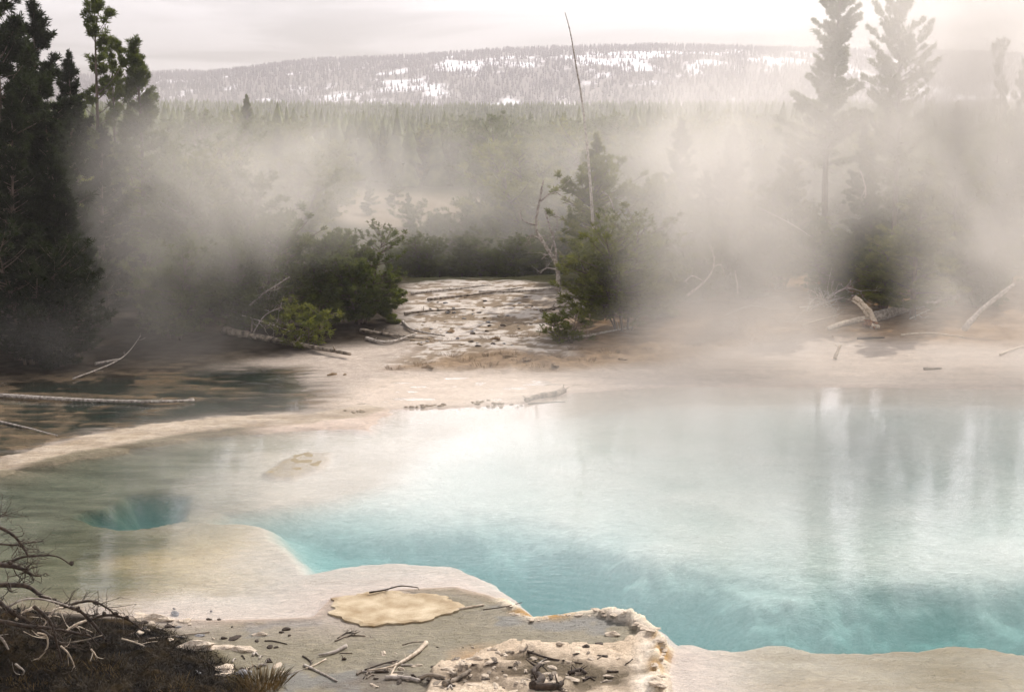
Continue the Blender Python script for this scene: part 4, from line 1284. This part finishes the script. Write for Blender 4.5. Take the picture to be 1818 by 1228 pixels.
def steam(px, py, d, rx, ry, rz, dens, label):
    p = A(px, py, d)
    o = bpy.data.objects.new('steam', sme)
    col.objects.link(o)
    o.location = p
    o.scale = (rx, ry, rz)
    o.color = (1, 1, 1, dens)
    tag(o, label, 'steam', kind='stuff')


S_ = [
    (900, 335, 55, 24.0, 5.0, 4.8, .062, 'long grey steam bank lying over the wood beyond the pool'),
    (660, 290, 45, 6.5, 3.0, 4.0, .075, 'broad grey steam over the wood left of the middle'),
    (330, 370, 36.5, 4.0, 2.4, 4.2, .165, 'blue grey steam column in front of the left pines'),
    (520, 330, 38, 4.2, 1.8, 2.6, .17, 'steam drifting over the top of the dark thicket'),
    (200, 590, 34, 4.8, 2.5, 1.6, .06, 'thin low steam over the left stream'),
    (1300, 440, 35.8, 3.5, 2.8, 4.6, .28, 'thick white steam column right of the many stemmed pine'),
    (1320, 590, 33.6, 4.2, 2.2, 1.4, .22, 'white steam lying on the far shore under the column'),
    (1240, 280, 43, 6.5, 3.5, 4.0, .12, 'steam spreading above the white column'),
    (1560, 190, 35, 6.5, 3.0, 4.8, .20, 'high white steam before the tall washed out pines'),
    (1800, 400, 34, 3.4, 3.6, 7.0, .36, 'white steam wall at the right edge'),
    (1720, 30, 34, 6.0, 3.0, 4.2, .24, 'steam cloud before the sky at the upper right'),
    (1110, 400, 38.2, 3.0, 1.2, 2.4, .07, 'thin steam half veiling the many stemmed pine bush'),
    (1440, 250, 35.5, 6.0, 2.4, 2.6, .12, 'white steam sheet before the right hand pines'),
    (1450, 710, 27.5, 11.0, 5.5, 1.6, .075, 'steam skimming the far water at right'),
    (1000, 800, 25, 10.0, 6.5, 1.5, .075, 'thin steam lying on the middle of the pool'),
    (1450, 900, 22, 7.0, 3.5, 1.1, .02, 'faint vapour over the near teal water'),
]
for a in S_: steam(*a)

hz_me = MB()
x0, x1, y0, y1, z0, z1 = -2600, 2600, -70, 1620, -12, 130
hz_me.add([(x0, y0, z0), (x1, y0, z0), (x1, y1, z0), (x0, y1, z0), (x0, y0, z1), (x1, y0, z1), (x1, y1, z1), (x0, y1, z1)],
          [(0, 3, 2, 1), (4, 5, 6, 7), (0, 1, 5, 4), (1, 2, 6, 5), (2, 3, 7, 6), (3, 0, 4, 7)])
hm_, nt, b, out = mat('haze')
nt.nodes.remove(b)
pv = node(nt, 'ShaderNodeVolumePrincipled', Density=.00036, Anisotropy=.4)
pv.inputs['Color'].default_value = (.97, .935, .955, 1)
nt.links.new(pv.outputs[0], out.inputs['Volume'])
ho = hz_me.build('haze', hm_, smooth=False)
tag(ho, 'pale even haze filling the valley air', 'haze', kind='stuff')

# ---------------------------------------------------------------- sky and sun
SUN_EL, SUN_AZ = math.radians(38), math.radians(27)      # azimuth to the right of the view
sun_dir = Vector((math.sin(SUN_AZ) * math.cos(SUN_EL), math.cos(SUN_AZ) * math.cos(SUN_EL), math.sin(SUN_EL)))
w = bpy.data.worlds.new('World')
scene.world = w
w.use_nodes = True
nt = w.node_tree
bg = nt.nodes['Background']
sky = node(nt, 'ShaderNodeTexSky', sky_type='NISHITA', sun_disc=False, sun_elevation=SUN_EL, sun_rotation=SUN_AZ)
tc = node(nt, 'ShaderNodeTexCoord')
sx = node(nt, 'ShaderNodeSeparateXYZ')
nt.links.new(tc.outputs['Generated'], sx.inputs[0])
zz = mathn(nt, 'ADD', mathn(nt, 'MAXIMUM', sx.outputs['Z'], 0.0), .045)
cb = node(nt, 'ShaderNodeCombineXYZ')
nt.links.new(mathn(nt, 'DIVIDE', sx.outputs['X'], zz), cb.inputs[0])
nt.links.new(mathn(nt, 'DIVIDE', sx.outputs['Y'], zz), cb.inputs[1])
nz = node(nt, 'ShaderNodeTexNoise', Scale=.32, Detail=5.0, Roughness=.5, Distortion=.6)
nt.links.new(cb.outputs[0], nz.inputs['Vector'])
dt = node(nt, 'ShaderNodeVectorMath', operation='DOT_PRODUCT')
nt.links.new(tc.outputs['Generated'], dt.inputs[0])
dt.inputs[1].default_value = sun_dir
glow = mathn(nt, 'POWER', mathn(nt, 'MAXIMUM', dt.outputs['Value'], 0.0), 8.0)
bright = mathn(nt, 'ADD', maprange(nt, nz.outputs['Fac'], .40, .60, 1.7, 5.0, True), mathn(nt, 'MULTIPLY', glow, 12.0))
band = mathn(nt, 'MULTIPLY', maprange(nt, sx.outputs['Z'], .05, .17, .46, 2.9, True), maprange(nt, sx.outputs['Z'], .20, .36, 1.0, .42, True))
bright = mathn(nt, 'MULTIPLY', bright, band)
cc = node(nt, 'ShaderNodeVectorMath', operation='SCALE')
cc.inputs[0].default_value = (1.0, .945, .975)
nt.links.new(bright, cc.inputs['Scale'])
mx = node(nt, 'ShaderNodeMix', data_type='RGBA')
mx.inputs[0].default_value = .88
nt.links.new(sky.outputs[0], mx.inputs[6])
nt.links.new(cc.outputs[0], mx.inputs[7])
nt.links.new(mx.outputs[2], bg.inputs['Color'])
bg.inputs['Strength'].default_value = .10

sl = bpy.data.lights.new('Sun', 'SUN')
sl.energy = 3.0
sl.angle = math.radians(.6)
sl.color = (1, .92, .85)
so = bpy.data.objects.new('Sun', sl)
col.objects.link(so)
so.rotation_euler = sun_dir.to_track_quat('Z', 'Y').to_euler()

# ---------------------------------------------------------------- camera and render settings
cd = bpy.data.cameras.new('Camera')
cd.sensor_width, cd.lens = 36, 36 * F / 1818
cd.clip_start, cd.clip_end = .1, 6000
co = bpy.data.objects.new('Camera', cd)
col.objects.link(co)
co.location = (0, 0, CAM_H)
co.rotation_euler = (math.pi / 2 - PITCH, 0, 0)
scene.camera = co
scene.view_settings.view_transform = 'Standard'
scene.view_settings.look = 'None'
scene.view_settings.exposure = 0.80
scene.view_settings.gamma = 1
cy = scene.cycles
cy.use_denoising = True
cy.max_bounces = 8
cy.diffuse_bounces = 2
cy.glossy_bounces = 2
cy.transparent_max_bounces = 32
cy.volume_bounces = 1
cy.volume_step_rate = 1.4
cy.volume_max_steps = 96
cy.use_adaptive_sampling = True
cy.adaptive_threshold = .03
cy.caustics_reflective = False
cy.caustics_refractive = False
